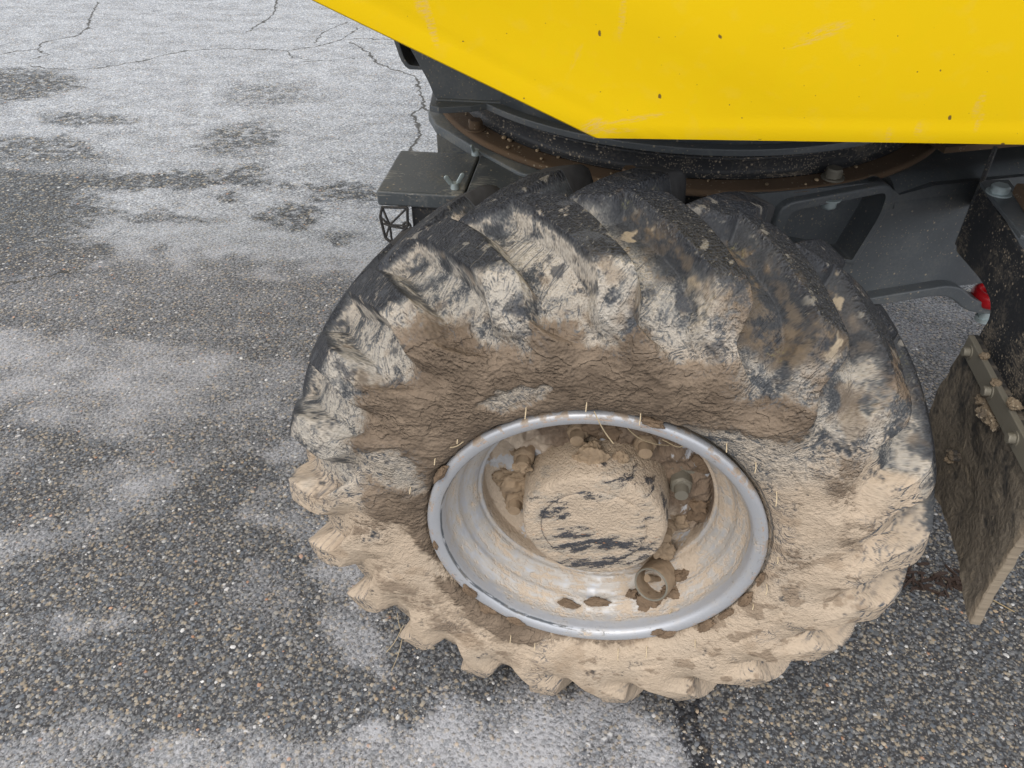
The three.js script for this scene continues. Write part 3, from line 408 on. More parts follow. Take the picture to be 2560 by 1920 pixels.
function tess(g, max) { // split long edges so that a flat cap can bend
  g = g.index ? g.toNonIndexed() : g; let src = [...g.attributes.position.array];
  for (let it = 0; it < 9; it++) {
    const out = []; let split = false;
    for (let i = 0; i < src.length; i += 9) {
      const P = [0, 3, 6].map((k) => [src[i + k], src[i + k + 1], src[i + k + 2]]), L = [0, 1, 2].map((k) => Math.hypot(...[0, 1, 2].map((c) => P[k][c] - P[(k + 1) % 3][c]))), k = L.indexOf(Math.max(...L));
      if (L[k] > max) { split = true; const A = P[k], B = P[(k + 1) % 3], C = P[(k + 2) % 3], m = A.map((v, c) => (v + B[c]) / 2); out.push(...A, ...m, ...C, ...m, ...B, ...C); } else out.push(...P.flat());
    }
    src = out; if (!split) break;
  }
  const r = new THREE.BufferGeometry(); r.setAttribute('position', new THREE.Float32BufferAttribute(src, 3)); r.setAttribute('uv', new THREE.Float32BufferAttribute(new Float32Array((src.length / 3) * 2), 2)); r.computeVertexNormals(); return r;
}
function clod(s, seed, flat = 0.7) { // a crumbly lump of mud
  const g = mergeVertices(new THREE.IcosahedronGeometry(1, 14).deleteAttribute('uv').deleteAttribute('normal')), p = g.attributes.position, uv = new Float32Array(p.count * 2);
  for (let i = 0; i < p.count; i++) { const x = p.getX(i), y = p.getY(i), z = p.getZ(i), n3 = (q, e) => (pn(x * q + e, y * q + e * 2) + pn(y * q - e, z * q + e) + pn(z * q + 3 * e, x * q - e)) / 2, n = 0.95 + 0.5 * n3(1.1, seed) + 0.3 * n3(2.3, seed + 7) + 0.16 * Math.abs(n3(5, seed + 3)) + 0.14 * n3(8, seed + 1) + 0.09 * Math.abs(n3(17, seed)) + 0.05 * n3(30, seed); p.setXYZ(i, x * n * s, y * n * s * flat, z * n * s); uv[i * 2] = x * s * 2.2 + seed * 0.13; uv[i * 2 + 1] = (y + z * 0.7) * s * 2.2 + seed * 0.31; }
  g.setAttribute('uv', new THREE.BufferAttribute(uv, 2)); g.computeVertexNormals(); return g;
}

// ------------------------------------------------------------------ the wheel
const wheel = new THREE.Group(); wheel.name = 'wheel'; wheel.userData.label = 'mud-caked wheel with a chunky lugged tyre and silver rim'; wheel.position.set(0, Y0, 0); machine.add(wheel);
// section of the tyre: carcass (r, z) and lug surface (r, z) against rho, the radius in the unrolled texture
const RHO = [0.250, 0.259, 0.272, 0.286, 0.310, 0.340, 0.370, 0.401, 0.430, 0.455, 0.477, 0.505, 0.540, 0.575, 0.610];
const PR = [0.2505, 0.258, 0.266, 0.278, 0.300, 0.328, 0.354, 0.377, 0.398, 0.417, 0.433, 0.449, 0.460, 0.467, 0.470], PZ = [0.128, 0.139, 0.1495, 0.158, 0.1645, 0.1675, 0.1660, 0.1590, 0.148, 0.136, 0.120, 0.097, 0.067, 0.035, 0];
const QR = [0.2505, 0.258, 0.266, 0.278, 0.300, 0.330, 0.361, 0.395, 0.428, 0.458, 0.4800, 0.4890, 0.4955, 0.5005, 0.502], QZ = [0.128, 0.139, 0.1495, 0.158, 0.1655, 0.1705, 0.1725, 0.1710, 0.1650, 0.1525, 0.1340, 0.109, 0.074, 0.037, 0];
function cubic(xs, ys, x) {
  if (x <= xs[0]) return ys[0]; const n = xs.length; if (x >= xs[n - 1]) return ys[n - 1];
  let i = 0; while (x > xs[i + 1]) i++;
  const h = xs[i + 1] - xs[i], t = (x - xs[i]) / h, m = (k) => (k <= 0 ? (ys[1] - ys[0]) / (xs[1] - xs[0]) : k >= n - 1 ? (ys[n - 1] - ys[n - 2]) / (xs[n - 1] - xs[n - 2]) : (ys[k + 1] - ys[k - 1]) / (xs[k + 1] - xs[k - 1]));
  const t2 = t * t, t3 = t2 * t; return (2 * t3 - 3 * t2 + 1) * ys[i] + (t3 - 2 * t2 + t) * h * m(i) + (3 * t2 - 2 * t3) * ys[i + 1] + (t3 - t2) * h * m(i + 1);
}
const TAB = 1500, tabPR = new Float32Array(TAB + 1), tabPZ = new Float32Array(TAB + 1), tabQR = new Float32Array(TAB + 1), tabQZ = new Float32Array(TAB + 1); // rho .25 .. .97
for (let i = 0; i <= TAB; i++) { const rho = 0.25 + (0.72 * i) / TAB, f = rho > 0.61, q = f ? 1.22 - rho : rho, s = f ? -1 : 1; tabPR[i] = cubic(RHO, PR, q); tabPZ[i] = s * cubic(RHO, PZ, q); tabQR[i] = cubic(RHO, QR, q); tabQZ[i] = s * cubic(RHO, QZ, q); }
const LUGS = 21, PITCH = 360 / LUGS;
let LM = 0, LI = 0, LO = 0; // lug height 0..1, lug number (far lugs from 21), and how far the unrolled surface runs up the lug's flank
const wrapA = (d) => d - PITCH * Math.round(d / PITCH);
const ramp = (t) => { const x = clamp(t); return mix(x, x * x * (3 - 2 * x), 0.35); };
function lug(rho, phi) { // phi in degrees, clockwise from the top
  const zc = tabPZ[clamp(((rho - 0.25) / 0.72) * TAB, 0, TAB) | 0]; LM = 0; LI = -1; LO = 0;
  if (rho < 0.33 || rho > 0.89) return;
  for (const far of [0, 1]) {
    if (far ? rho < 0.572 : rho > 0.648) continue;
    const q = far ? 1.22 - rho : rho, zs = far ? -zc : zc, zz = Math.min(zs, 0.13), side = sst(0.432, 0.385, q), crown = sst(0.50, 0.56, q);
    const c = (far ? 13.4 + 92 * zz : 171.3 - 98 * (0.13 - zz)) + 6 * side, d = phi - c, k = Math.round(d / PITCH), e = d - k * PITCH, a = Math.abs(e);
    const w = mix(2.75, 2.0, side) + 0.5 * crown, wall = mix(mix(1.75, 2.9, crown), 4.6, side), m = ramp((w + wall - a) / wall) * sst(-0.030, -0.010, zs);
    if (m > LM) { LM = m; LI = (far ? LUGS : 0) + (((k % LUGS) + LUGS) % LUGS); LO = -Math.sign(e) * Math.min(m, a / w) * (0.032 * sst(0.425, 0.48, q) + 0.006 * sst(0.36, 0.42, q)); }
  }
}
const browns = [[-365, 203, -323, 290, -273, 322, -267, 363, -236, 398, -197, 406, -177, 384, -135, 386, -102, 370, -99, 425, -50, 435, -30, 397, 4, 393, 32, 424, 61, 388, 102, 381, 153, 375, 167, 328, 222, 337, 263, 311, 260, 258, 209, 264, 156, 266, 100, 258, 40, 252, 0, 252, -70, 243, -150, 203, -215, 132, -243, 78, -256, 56, -270, 139, -291, 181, -354, 167], [-350, 117, -281, 84, -250, 69, -250, -56, -242, -119, -284, -49, -302, 10, -358, 22], [-262, -119, -205, -155, -145, -205, -66, -250, -60, -267, -90, -290, -148, -276, -198, -236, -252, -152], [-60, -262, -40, -258, 60, -262, 70, -268, 0, -272, -50, -272]].map(polyMask);
const damp = [[-393, 9, -329, 24, -327, -26, -358, -45, -394, -31], [292, 260, 333, 237, 367, 205, 363, 145, 347, 136, 323, 179, 290, 219], [260, 140, 285, 141, 278, 116], [290, 26, 313, 44, 325, 4, 294, -22], [358, 117, 388, 122, 400, 79, 377, 69], [127, 459, 164, 461, 167, 429, 148, 418, 118, 435], [381, 369, 458, 299, 420, 269, 389, 261, 345, 312], [242, 364, 297, 365, 284, 325, 252, 338]].map(polyMask); // thin damp stains
const smear = polyMask([-367, -58, -331, -83, -327, -125, -253, -173, -214, -231, -139, -292, -62, -338, -40, -350, -147, -338, -247, -272, -331, -190, -366, -120]);
const windowTan = polyMask([-174, 281, -117, 316, -74, 319, -99, 283, -137, 261]);
const darkwet = polyMask([-60, 640, 60, 700, 264, 660, 400, 560, 520, 420, 590, 250, 600, 100, 510, 90, 480, 240, 452, 300, 405, 345, 365, 375, 314, 372, 270, 379, 217, 371, 184, 401, 160, 418, 154, 440, 116, 470, 59, 490, 36, 515, -8, 552, -40, 590]);
function ferns(x, y, w) { // clusters of short strokes where the dried film has flaked, each cluster its own way
  worley(x * 31 + w, y * 31 + w); const a = RV[WID] * 6.283, c = Math.cos(a), q = Math.sin(a), u = x * c + y * q, v = y * c - x * q;
  return sst(0.56, 0.72, ridge(v * 190 + 1.1 * pn(u * 50, v * 50), u * 27 + RV[(WID + 7) & 255] * 50, 2)) * sst(-0.2, 0.12, pn(u * 52 + 9, v * 95));
}
function mudMask(x, y) { // thick damp mud, 0..1 with a ragged edge
  const wx = x + 0.012 * fbm(x * 38, y * 38, 4), wy = y + 0.012 * fbm(x * 38 + 70, y * 38, 4); let d = -0.04; for (const b of browns) d = Math.max(d, b(wx, wy));
  const w = windowTan(wx, wy); if (w > -0.003) d = Math.min(d, -w); return d;
}
const letters = (() => { // raised sidewall characters under the mud
  const c = document.createElement('canvas'); c.width = 512; c.height = 128; const g = c.getContext('2d'); g.fillStyle = '#000'; g.fillRect(0, 0, 512, 128); g.fillStyle = '#fff'; g.font = 'bold 110px sans-serif'; g.textBaseline = 'middle'; g.textAlign = 'center'; g.fillText('88', 128, 64); g.fillText('18', 384, 64);
  const d = g.getImageData(0, 0, 512, 128).data; return (k, u, v) => (u < 0 || v < 0 || u >= 1 || v >= 1 ? 0 : d[((((1 - v) * 127) | 0) * 512 + k * 256 + ((u * 255) | 0)) * 4] / 255);
})();
const HG = 1024, HALF = 0.83, heightGrid = new Float32Array(HG * HG);
function tyreTexel(x, y) {
  const rho = Math.hypot(x, y); if (rho < 0.243 || rho > 0.829) { tint([0.03, 0.03, 0.033]); return; }
  const phi = (Math.atan2(x, y) * 180) / Math.PI, up = y / rho, right = x / rho;
  lug(rho, phi); const lm = LM, tread = sst(0.470, 0.487, rho);
  { const t = clamp(((rho - 0.25) / 0.72) * TAB, 0, TAB) | 0, r = mix(tabPR[t], tabQR[t], lm); PX = r * right; PY = r * up; PZ3 = mix(tabPZ[t], tabQZ[t], lm); } // where this bit of rubber is in space
  if (rho > 0.70) { tint([0.05, 0.05, 0.052], 1 + 0.5 * f3(60, 60, 2)); return; }
  const f1 = f3(150, 150, 3), f2 = f3(470, 470, 2, 5), f0 = f3(34, 34, 4, 9), lo = f3(11, 11, 2, 13), topFace = lm > 0.0 ? sst(0.5, 0.95, lm + 0.45 * f0 * tread) * tread : 0;
  const U = PX + 0.8 * PZ3, W = PY + 0.6 * PZ3;
  const rub = 0.019 + 0.009 * f1 + 0.007 * f2; tint([rub, rub * 1.08, rub * 1.3]); T.h = 0.3 + 0.05 * f2 + 0.03 * f1; T.ro = 0.7;
  // how much of the dried film is left here
  const left = sst(0.12, -0.12, right - 0.05 + 0.1 * lo), upper = sst(0.02, 0.36, up + 0.16 * lo - 0.42 * sst(0.3, 0.95, right) * sst(0.48, 0.44, rho) + 0.12 * f0), dk = sst(-0.016, 0.016, darkwet(x + 0.03 * f0, y + 0.03 * lo));
  let film = mix(1.25, 0.60 + 0.38 * sst(0.46, 0.37, rho) + 0.2 * left, upper);
  film = mix(film, 0.16, dk); film = mix(film, film - 0.58, topFace * sst(-0.55, 0.1, up + (right < 0 ? 0.25 : 0.1)));
  if (rho > 0.60) film = mix(film, 0.45 * (1 - topFace), 0.8 * sst(0.60, 0.66, rho));
  // rubber greyed by dust that is rubbed in
  const rubIn = clamp(mix(0.8, 0.25, dk) * (1 - topFace * upper) * (0.6 + 0.7 * f0 + 0.5 * f2)); over([0.16, 0.173, 0.185], rubIn * 0.85);
  // dried splash with ragged edges and strokes where it has flaked
  const fern = Math.max(ferns(U, W, 3), ferns(U, W, 71)), n = f0 * 0.9 + f1 * 0.55 + lo * 0.5 + f2 * 0.14;
  const solid = sst(0.36, 0.60, film * 0.62 + n * 0.62 + 0.04);
  const zone = mix(sst(0.40, 0.44, rho) * 0.8 + 0.12 * sst(0.3, 0.26, rho), 0.75 * sst(0.34, 0.38, rho) + 0.1, upper);
  const dm = mudMask(x, y), rimBand = sst(-0.05, 0.012, dm), flake = fern * (1 - 0.75 * sst(0.05, 0.3, lm) * sst(1.0, 0.85, lm) * sst(0.42, 0.45, rho)) * clamp(0.9 * sst(0.25, 0.6, right) * sst(0.315, 0.28, rho) * sst(-0.45, 0.1, up) + sst(0.0, 0.5, zone + 1.0 * lo + 0.4 * f0 - 0.1) + rimBand * 0.8 * upper);
  const cover = solid * (1 - 0.85 * flake) * mix(1, 0.6 + 0.5 * sst(-0.3, 0.35, f1 + f2), upper * 0.9);
  const tone = 1 + 0.11 * lo + 0.1 * f1 + 0.12 * f2, warm = clamp(1 - upper * 0.8 + 0.5 * lo);
  over([mix(0.39, TAN[0], warm), mix(0.35, TAN[1], warm), mix(0.295, TAN[2], warm)], clamp(cover), tone);
  T.h += 0.17 * cover * (0.7 + 0.8 * f1 + 0.6 * f2); over([0.07, 0.083, 0.1], flake * solid * 0.8); T.h -= 0.07 * flake; T.ro = mix(T.ro, 0.95, cover);
  // pale thin drift over flanks and shoulders of the upper half
  const drift = upper * (1 - dk) * sst(0.375, 0.43, rho) * sst(0.66, 0.52, rho) * (1 - topFace) * sst(-0.3, 0.3, f0 + 0.6 * f2 + 0.3 * f1 + 0.12 * left); over([0.37, 0.345, 0.305], 0.75 * drift * (1 - 0.75 * fern), tone); T.h += 0.08 * drift * (0.6 + f1);
  const br = upper * (1 - topFace) * sst(0.16, 0.38, f3(21, 21, 3, 31)) * sst(0.38, 0.42, rho) * sst(0.6, 0.54, rho); over([0.2, 0.155, 0.112], br * 0.65, tone);
  const gap = upper * (1 - dk) * sst(0.2, 0.34, f3(30, 30, 4, 47) + 0.2 * f2) * sst(0.38, 0.42, rho); over([0.05, 0.054, 0.062], gap * 0.8);
  if (dk > 0) { // damp brown film and dark rubber on the right shoulder
    const a = dk * (1 - 0.7 * topFace) * sst(-0.12, 0.26, f0 + 0.35 * f1 + 0.3 * lo - 0.3 * tread + 0.1); over([0.112, 0.084, 0.057], a * 0.85, 1 + 0.3 * f1); T.h += 0.06 * a * (1 + f1);
    const c2 = dk * sst(0.28, 0.36, f3(26, 26, 4, 61)) * (1 - topFace); over([0.34, 0.28, 0.2], c2 * 0.8, tone);
    const a2 = dk * sst(0.60, 0.46, rho) * sst(-0.12, 0.28, f3(48, 48, 4, 67) + 0.3 * f2); over([0.17, 0.132, 0.094], a2 * 0.62 * (1 - topFace), tone);
    const y2 = dk * sst(0.2, 0.35, f3(20, 20, 3, 71)) * sst(0.1, 0.35, f1 + f2) * 0.4; over([0.19, 0.18, 0.08], y2 * (1 - topFace)); T.ro = mix(T.ro, 0.5, dk * (1 - a) * 0.7);
  }
  if (topFace > 0.02) { // worn lug faces: rough, with grit caught in the pores
    const pore = r3(230, 230, 2, 3); worley(U * 430 + 3 * f0, W * 430); const sp = RV[WID] < 0.24 + 0.2 * f0 ? sst(0.42, 0.2, WF1) * topFace * RV[(WID + 40) & 255] : 0;
    over([0.3, 0.275, 0.23], sp * 0.6 * upper); T.h += 0.1 * sp + 0.24 * topFace * (pore - 0.5) * upper; over([0.06, 0.066, 0.078], topFace * upper * sst(0.45, 0.75, pore) * 0.5);
    over([0.27, 0.25, 0.215], topFace * upper * sst(0.22, 0.34, f3(44, 44, 4, 83) - 0.06) * 0.55);
  }
  const bead = sst(0.0032, 0.0012, Math.abs(rho - 0.2665)) * sst(-0.2, 0.2, f0 + 0.8 * right); over([0.12, 0.122, 0.12], bead * 0.7); T.h -= 0.12 * bead;
  // dribbles, washes and damp stains
  const sm = sst(-0.016, 0.012, smear(x + 0.02 * f0, y + 0.02 * lo)) * sst(-0.35, 0.2, f0 + 0.5 * f1); over(BROWN, sm * 0.75, 1.25); T.h += 0.06 * sm;
  const wash = sst(0.15, 0.42, f3(15, 15, 4, 91)) * (1 - upper) * sst(0.46, 0.42, rho); over([0.28, 0.205, 0.14], wash * 0.5);
  const wash2 = sst(0.22, 0.36, f3(26, 34, 4, 97) + 0.12 * right + 0.1 * f2) * sst(0.445, 0.42, rho) * sst(0.5, -0.1, up) * sst(-0.6, 0.2, right); over([0.21, 0.156, 0.11], wash2 * 0.7, 1 + 0.3 * f1); T.h += 0.05 * wash2 * (1 + f1);
  let ds = -0.05; for (const b of damp) ds = Math.max(ds, b(x + 0.03 * f0, y + 0.03 * lo));
  if (ds > -0.025) { const a = sst(-0.016, 0.014, ds + 0.014 * f1) * sst(-0.3, 0.15, f0 + 0.5 * f1 + 0.3 * f2); over(BROWN, a * 0.85, 1.1 + 0.4 * f1 + 0.3 * f2); T.h += a * (0.08 + 0.22 * f1 + 0.12 * f2); }
  // thick damp mud: clumpy inside, thinning out to a stain along its edge
  const halo = sst(-0.02, 0.0, dm + 0.010 * f0) * sst(-0.15, 0.25, f0 + 0.6 * f1 + 0.3 * f2); over([0.2, 0.153, 0.11], halo * 0.7, tone);
  const m = sst(-0.004, 0.007, dm + 0.007 * f1 + 0.003 * f2);
  if (m > 0) {
    const bl = f3(235, 255, 3, 19), lump = f3(58, 74, 3, 23), grain = 0.55 + 0.6 * bl + 0.35 * lump, crk = sst(0.83, 0.9, r3(13, 34, 3, 29)) * sst(0.0, 0.02, dm) * sst(-0.1, 0.3, f3(9, 9, 2, 37));
    const tq = f3(17, 27, 4, 41) * 2.6, ter = tq - Math.floor(tq), ledge = sst(0.12, 0.0, ter), rough = 0.4 + 0.9 * sst(-0.3, 0.35, f3(19, 19, 2, 43));
    const patch = sst(-0.25, 0.35, lo + 0.5 * f0), k = 0.92 + 0.2 * patch + 0.6 * rough * (grain - 0.55) + 0.14 * f2 + 0.06 * (ter - 0.5);
    over([mix(BROWN[0], 0.215, patch * 0.55), mix(BROWN[1], 0.166, patch * 0.55), mix(BROWN[2], 0.122, patch * 0.55)], m * (0.98 - 0.9 * flake * sst(0.03, 0.0, dm)), k);
    over([0.075, 0.054, 0.038], Math.max(crk, ledge * 0.22) * m * 0.5); T.h = mix(T.h, 0.54 + 0.55 * rough * (grain - 0.55) + 0.2 * f1 + 0.2 * (ter - 0.5) - 0.4 * crk, m); T.ro = mix(T.ro, 0.93, m);  // cracks and ledge feet darkened: their shade is put into the mud colour
  }
  // raised characters
  for (const [k, lx, ly] of [[0, -0.313, 0.130], [1, -0.362, -0.075]]) { const dx = x - lx, dy = y - ly; if (Math.abs(dx) < 0.05 && Math.abs(dy) < 0.05) { const a = Math.atan2(lx, ly), tx = Math.cos(a), ty = -Math.sin(a), u = dx * tx + dy * ty, v = dx * Math.sin(a) + dy * Math.cos(a); const L = letters(k, u / 0.05 + 0.5, v / 0.026 + 0.5); T.h += 0.2 * L; over([0.4, 0.33, 0.24], 0.18 * L); } }
}
for (let j = 0; j < HG; j++) for (let i = 0; i < HG; i++) { // relief of the thick mud, carried by the mesh itself
  const x = ((i + 0.5) / HG * 2 - 1) * HALF, y = ((j + 0.5) / HG * 2 - 1) * HALF, r = Math.hypot(x, y); if (r < 0.245 || r > 0.5) continue;
  const d = mudMask(x, y); let h = d > -0.004 ? sst(-0.004, 0.01, d) * (0.0042 + 0.0035 * fbm(x * 30, y * 30, 3) + 0.003 * (ridge(x * 30, y * 46, 2) - 0.5) ) : 0;
  const lump = fbm(x * 60, y * 60, 3); h += 0.0012 * lump; heightGrid[j * HG + i] = h;
}
function reliefAt(x, y) { const u = ((x / HALF + 1) / 2) * HG - 0.5, v = ((y / HALF + 1) / 2) * HG - 0.5, i = Math.floor(u), j = Math.floor(v); if (i < 0 || j < 0 || i >= HG - 1 || j >= HG - 1) return 0; const a = u - i, b = v - j, k = j * HG + i; return mix(mix(heightGrid[k], heightGrid[k + 1], a), mix(heightGrid[k + HG], heightGrid[k + HG + 1], a), b); }
const tyreTex = bake(2048, 2048, (u, v) => tyreTexel((u * 2 - 1) * HALF, (v * 2 - 1) * HALF), { rough: true });
const tyreMat = new THREE.MeshPhysicalMaterial({ specularIntensity: 0.5, map: tyreTex.map, bumpMap: tyreTex.bump, bumpScale: 0.009, roughnessMap: tyreTex.orm, roughness: 1 });
{
  const NP = 1600, rows = []; for (let r = 0.25; r < 0.655; r += 0.0021) rows.push(r); for (let r = 0.655; r < 0.78; r += 0.003) rows.push(r); for (let r = 0.78; r < 0.9701; r += 0.01) rows.push(Math.min(r, 0.97));
  const NR = rows.length, pos = new Float32Array(NP * NR * 3), uv = new Float32Array(NP * NR * 2), owner = new Int16Array(NP * NR);
  for (let j = 0; j < NR; j++) for (let i = 0; i < NP; i++) {
    const rho = rows[j], ph = (i / NP) * 360, a = (ph * Math.PI) / 180, t = clamp(((rho - 0.25) / 0.72) * TAB, 0, TAB - 0.001), k = t | 0, f = t - k;
    lug(rho, ph > 180 ? ph - 360 : ph); const lm = LM; owner[j * NP + i] = lm > 0.42 && rho > 0.385 && rho < 0.835 ? LI : -1;
    const pr = mix(tabPR[k], tabPR[k + 1], f), pz = mix(tabPZ[k], tabPZ[k + 1], f), qr = mix(tabQR[k], tabQR[k + 1], f), qz = mix(tabQZ[k], tabQZ[k + 1], f);
    let r = mix(pr, qr, lm), z = mix(pz, qz, lm);
    // outward direction of the section
    const k1 = Math.max(k - 6, 0), k2 = Math.min(k + 6, TAB), tr = tabPR[k2] - tabPR[k1], tz = tabPZ[k2] - tabPZ[k1], tl = Math.hypot(tr, tz) || 1, nr = -tz / tl, nz = tr / tl;
    const X = rho * Math.sin(a), Y = rho * Math.cos(a), h = reliefAt(X, Y) + (rho > 0.42 ? 0.0008 * fbm(X * 40, Y * 40, 3) : 0); r += nr * h; z += nz * h;
    let px = r * Math.sin(a), py = r * Math.cos(a); const g = 0.4965; if (py < -0.47) { const e = -py - 0.47; py = -0.47 - (e < 0.02 ? e : 0.02 + (e - 0.02) * 0.5); if (py < -g) py = -g; }
    pos.set([px, py, z], (j * NP + i) * 3); uv[(j * NP + i) * 2] = (X / HALF + 1) / 2; uv[(j * NP + i) * 2 + 1] = (Y / HALF + 1) / 2;
  }
  const lists = new Map(), full = []; // triangles of the carcass (-1) and of each lug
  for (let j = 0; j + 1 < NR; j++) for (let i = 0; i < NP; i++) {
    const i2 = (i + 1) % NP, a = j * NP + i, b = j * NP + i2, c = a + NP, d = b + NP;
    const votes = [owner[a], owner[b], owner[c], owner[d]], o = votes.filter((v) => v === votes[0]).length >= 3 ? votes[0] : votes.filter((v) => v === votes[3]).length >= 3 ? votes[3] : votes.find((v) => v >= 0) ?? -1;
    if (!lists.has(o)) lists.set(o, []); const tri = [a, c, b, b, c, d]; for (const t of tri) { lists.get(o).push(t); full.push(t); }
  }
  const whole = new THREE.BufferGeometry(); whole.setAttribute('position', new THREE.BufferAttribute(pos, 3)); whole.setIndex(new THREE.BufferAttribute(new Uint32Array(full), 1)); whole.computeVertexNormals(); const nor = whole.attributes.normal.array;
  // make sure the faces look outwards
  const flip = nor[(80 * NP) * 3 + 2] < 0; if (flip) for (let i = 0; i < nor.length; i++) nor[i] = -nor[i];
  const sub = (tris) => { const map = new Map(), P = [], N = [], U = [], I = []; for (let t = 0; t < tris.length; t += 3) { for (const q of flip ? [tris[t], tris[t + 2], tris[t + 1]] : [tris[t], tris[t + 1], tris[t + 2]]) { let k = map.get(q); if (k === undefined) { k = map.size; map.set(q, k); P.push(pos[q * 3], pos[q * 3 + 1], pos[q * 3 + 2]); N.push(nor[q * 3], nor[q * 3 + 1], nor[q * 3 + 2]); U.push(uv[q * 2], uv[q * 2 + 1]); } I.push(k); } } const g = new THREE.BufferGeometry(); g.setAttribute('position', new THREE.Float32BufferAttribute(P, 3)); g.setAttribute('normal', new THREE.Float32BufferAttribute(N, 3)); g.setAttribute('uv', new THREE.Float32BufferAttribute(U, 2)); g.setIndex(I); return g; };
  part('tyre', sub(lists.get(-1)), tyreMat, wheel, 'mud-caked tyre with a rounded sidewall'); lists.delete(-1);
  for (const [, t] of [...lists].sort((a, b) => a[0] - b[0])) part('tread_lug', sub(t), tyreMat, wheel);
}
// ---- rim: silver paint under streaks of mud
const RIM = [[0.2470, 0.120, 0.30], [0.2500, 0.134, 0.294], [0.2555, 0.1415, 0.288], [0.2568, 0.1475, 0.283], [0.2560, 0.1528, 0.278], [0.2530, 0.1555, 0.274], [0.2480, 0.1562, 0.269], [0.2420, 0.1550, 0.263], [0.2375, 0.1520, 0.258], [0.2350, 0.1470, 0.253], [0.2340, 0.1390, 0.246], [0.2330, 0.129, 0.237], [0.2318, 0.1195, 0.228], [0.2285, 0.1120, 0.219], [0.2225, 0.1045, 0.209], [0.2182, 0.0985, 0.200], [0.2158, 0.0915, 0.192], [0.2110, 0.0840, 0.184], [0.2045, 0.0790, 0.176], [0.1990, 0.0745, 0.169], [0.1935, 0.0680, 0.162], [0.1910, 0.0630, 0.155], [0.1865, 0.0605, 0.149], [0.1852, 0.0560, 0.144], [0.1850, 0.034, 0.122], [0.1838, 0.032, 0.119], [0.16, 0.0318, 0.095], [0.13, 0.0325, 0.065], [0.09, 0.034, 0.03]];
{
  const S = 0.31, tex = bake(1024, 1024, (u, v) => {
    const x = (u * 2 - 1) * S, y = (v * 2 - 1) * S, t = Math.hypot(x, y), a = Math.atan2(x, y), up = y / (t + 1e-6), f0 = fbm(x * 40, y * 40, 4), f1 = fbm(x * 190, y * 190, 3), f2 = fbm(x * 520, y * 520, 2), st = fbm(t * 170 + f0, a * 4 + 20, 4), lo = fbm(x * 13 + 3, y * 13, 3);
    const lip = sst(0.236, 0.244, t) * sst(0.296, 0.288, t), disc = sst(0.15, 0.142, t);
    tint([0.44, 0.455, 0.485], 1 + 0.05 * f1); T.me = 0.4; T.ro = 0.44 + 0.06 * f1; T.h = 0.3;
    over([0.08, 0.09, 0.1], sst(0.63, 0.72, ridge(t * 180, a * 9, 2)) * sst(0.25, 0.5, f0 + f2 + lo * 0.6) * 0.8); // scraped to dark primer
    const edge = sst(0.0035, 0.001, Math.abs(t - 0.2555 - 0.003 * lo)) * sst(-0.15, 0.1, 0.9 * fbm(a * 9, t * 300, 3) + 0.25 * f1 + 0.55 * sst(0.05, 0.5, -x / (t + 1e-6) - 0.25 * up) - 0.42); over([0.04, 0.05, 0.06], edge * 0.9); T.me *= 1 - 0.9 * edge; T.ro = mix(T.ro, 0.8, edge);
    // thin dried film, wiped round the rim, thicker towards the disc and the right
    let q = 0.02 + 0.45 * st + 0.5 * f0 + 0.4 * lo + 0.22 * f1; q += mix(0.0 - 0.14 * sst(0.2, 0.9, -x / (t + 1e-6)), -0.3, lip) + 0.7 * disc + 0.16 * sst(0.1, 0.9, x / (t + 1e-6)) * (1 - lip) + 0.1 * sst(0.2, 0.9, -up) * (1 - lip);
    const film = sst(0.0, 0.3, q + 0.1 * f2), tone = 1 + 0.12 * f1 + 0.1 * f2 + 0.1 * lo; over([0.44, 0.355, 0.265], film * 0.92, tone); const thin = sst(-0.4, 0.1, q) * 0.55 * (1 - 0.6 * lip); over([0.43, 0.36, 0.26], thin * (1 - film));
    T.me *= 1 - 0.97 * film - 0.0; T.me *= 1 - thin * 0.6; T.ro = mix(T.ro, 0.93, Math.max(film, thin * 0.6)); T.h += film * (0.14 + 0.2 * f1 + 0.14 * f2);
    // brown mud behind the hub, with the hollow's top-right shade painted in
    const mudShade = disc * sst(-0.1, 0.25, up * 0.8 + 0.55 * x / (t + 1e-6) + 0.5 * lo - 0.2) + disc * 0.5 * sst(0.1, 0.4, f0); over([0.13, 0.088, 0.058], clamp(mudShade) * 0.85, 1 + 0.4 * f1); T.h += 0.2 * mudShade * f1;
    const wear = disc * sst(0.36, 0.44, fbm(x * 24 + 8, y * 24, 3) + 0.3 * f1 + 0.12); over([0.42, 0.44, 0.47], wear * 0.8);
    const rim = sst(0.27, 0.276, t) * sst(0.292, 0.284, t); const rr2 = rim * sst(0.12, 0.3, f0 + lo * 0.7 + 0.15 * f2); over([0.27, 0.2, 0.135], rr2 * 0.8); T.me *= 1 - 0.8 * rr2; const rust = sst(0.0025, 0.0, Math.abs(t - 0.2705)) * sst(0.05, 0.5, f0 + f1 + 0.2 * up); over([0.4, 0.26, 0.17], rust * 0.8); T.me *= 1 - rust * 0.8;
    T.me = clamp(T.me); T.ro = clamp(T.ro, 0.05, 1);
  }, { rough: true });
  const mat = new THREE.MeshStandardMaterial({ map: tex.map, bumpMap: tex.bump, bumpScale: 0.0045, roughnessMap: tex.orm, metalnessMap: tex.orm, roughness: 1, metalness: 1 });
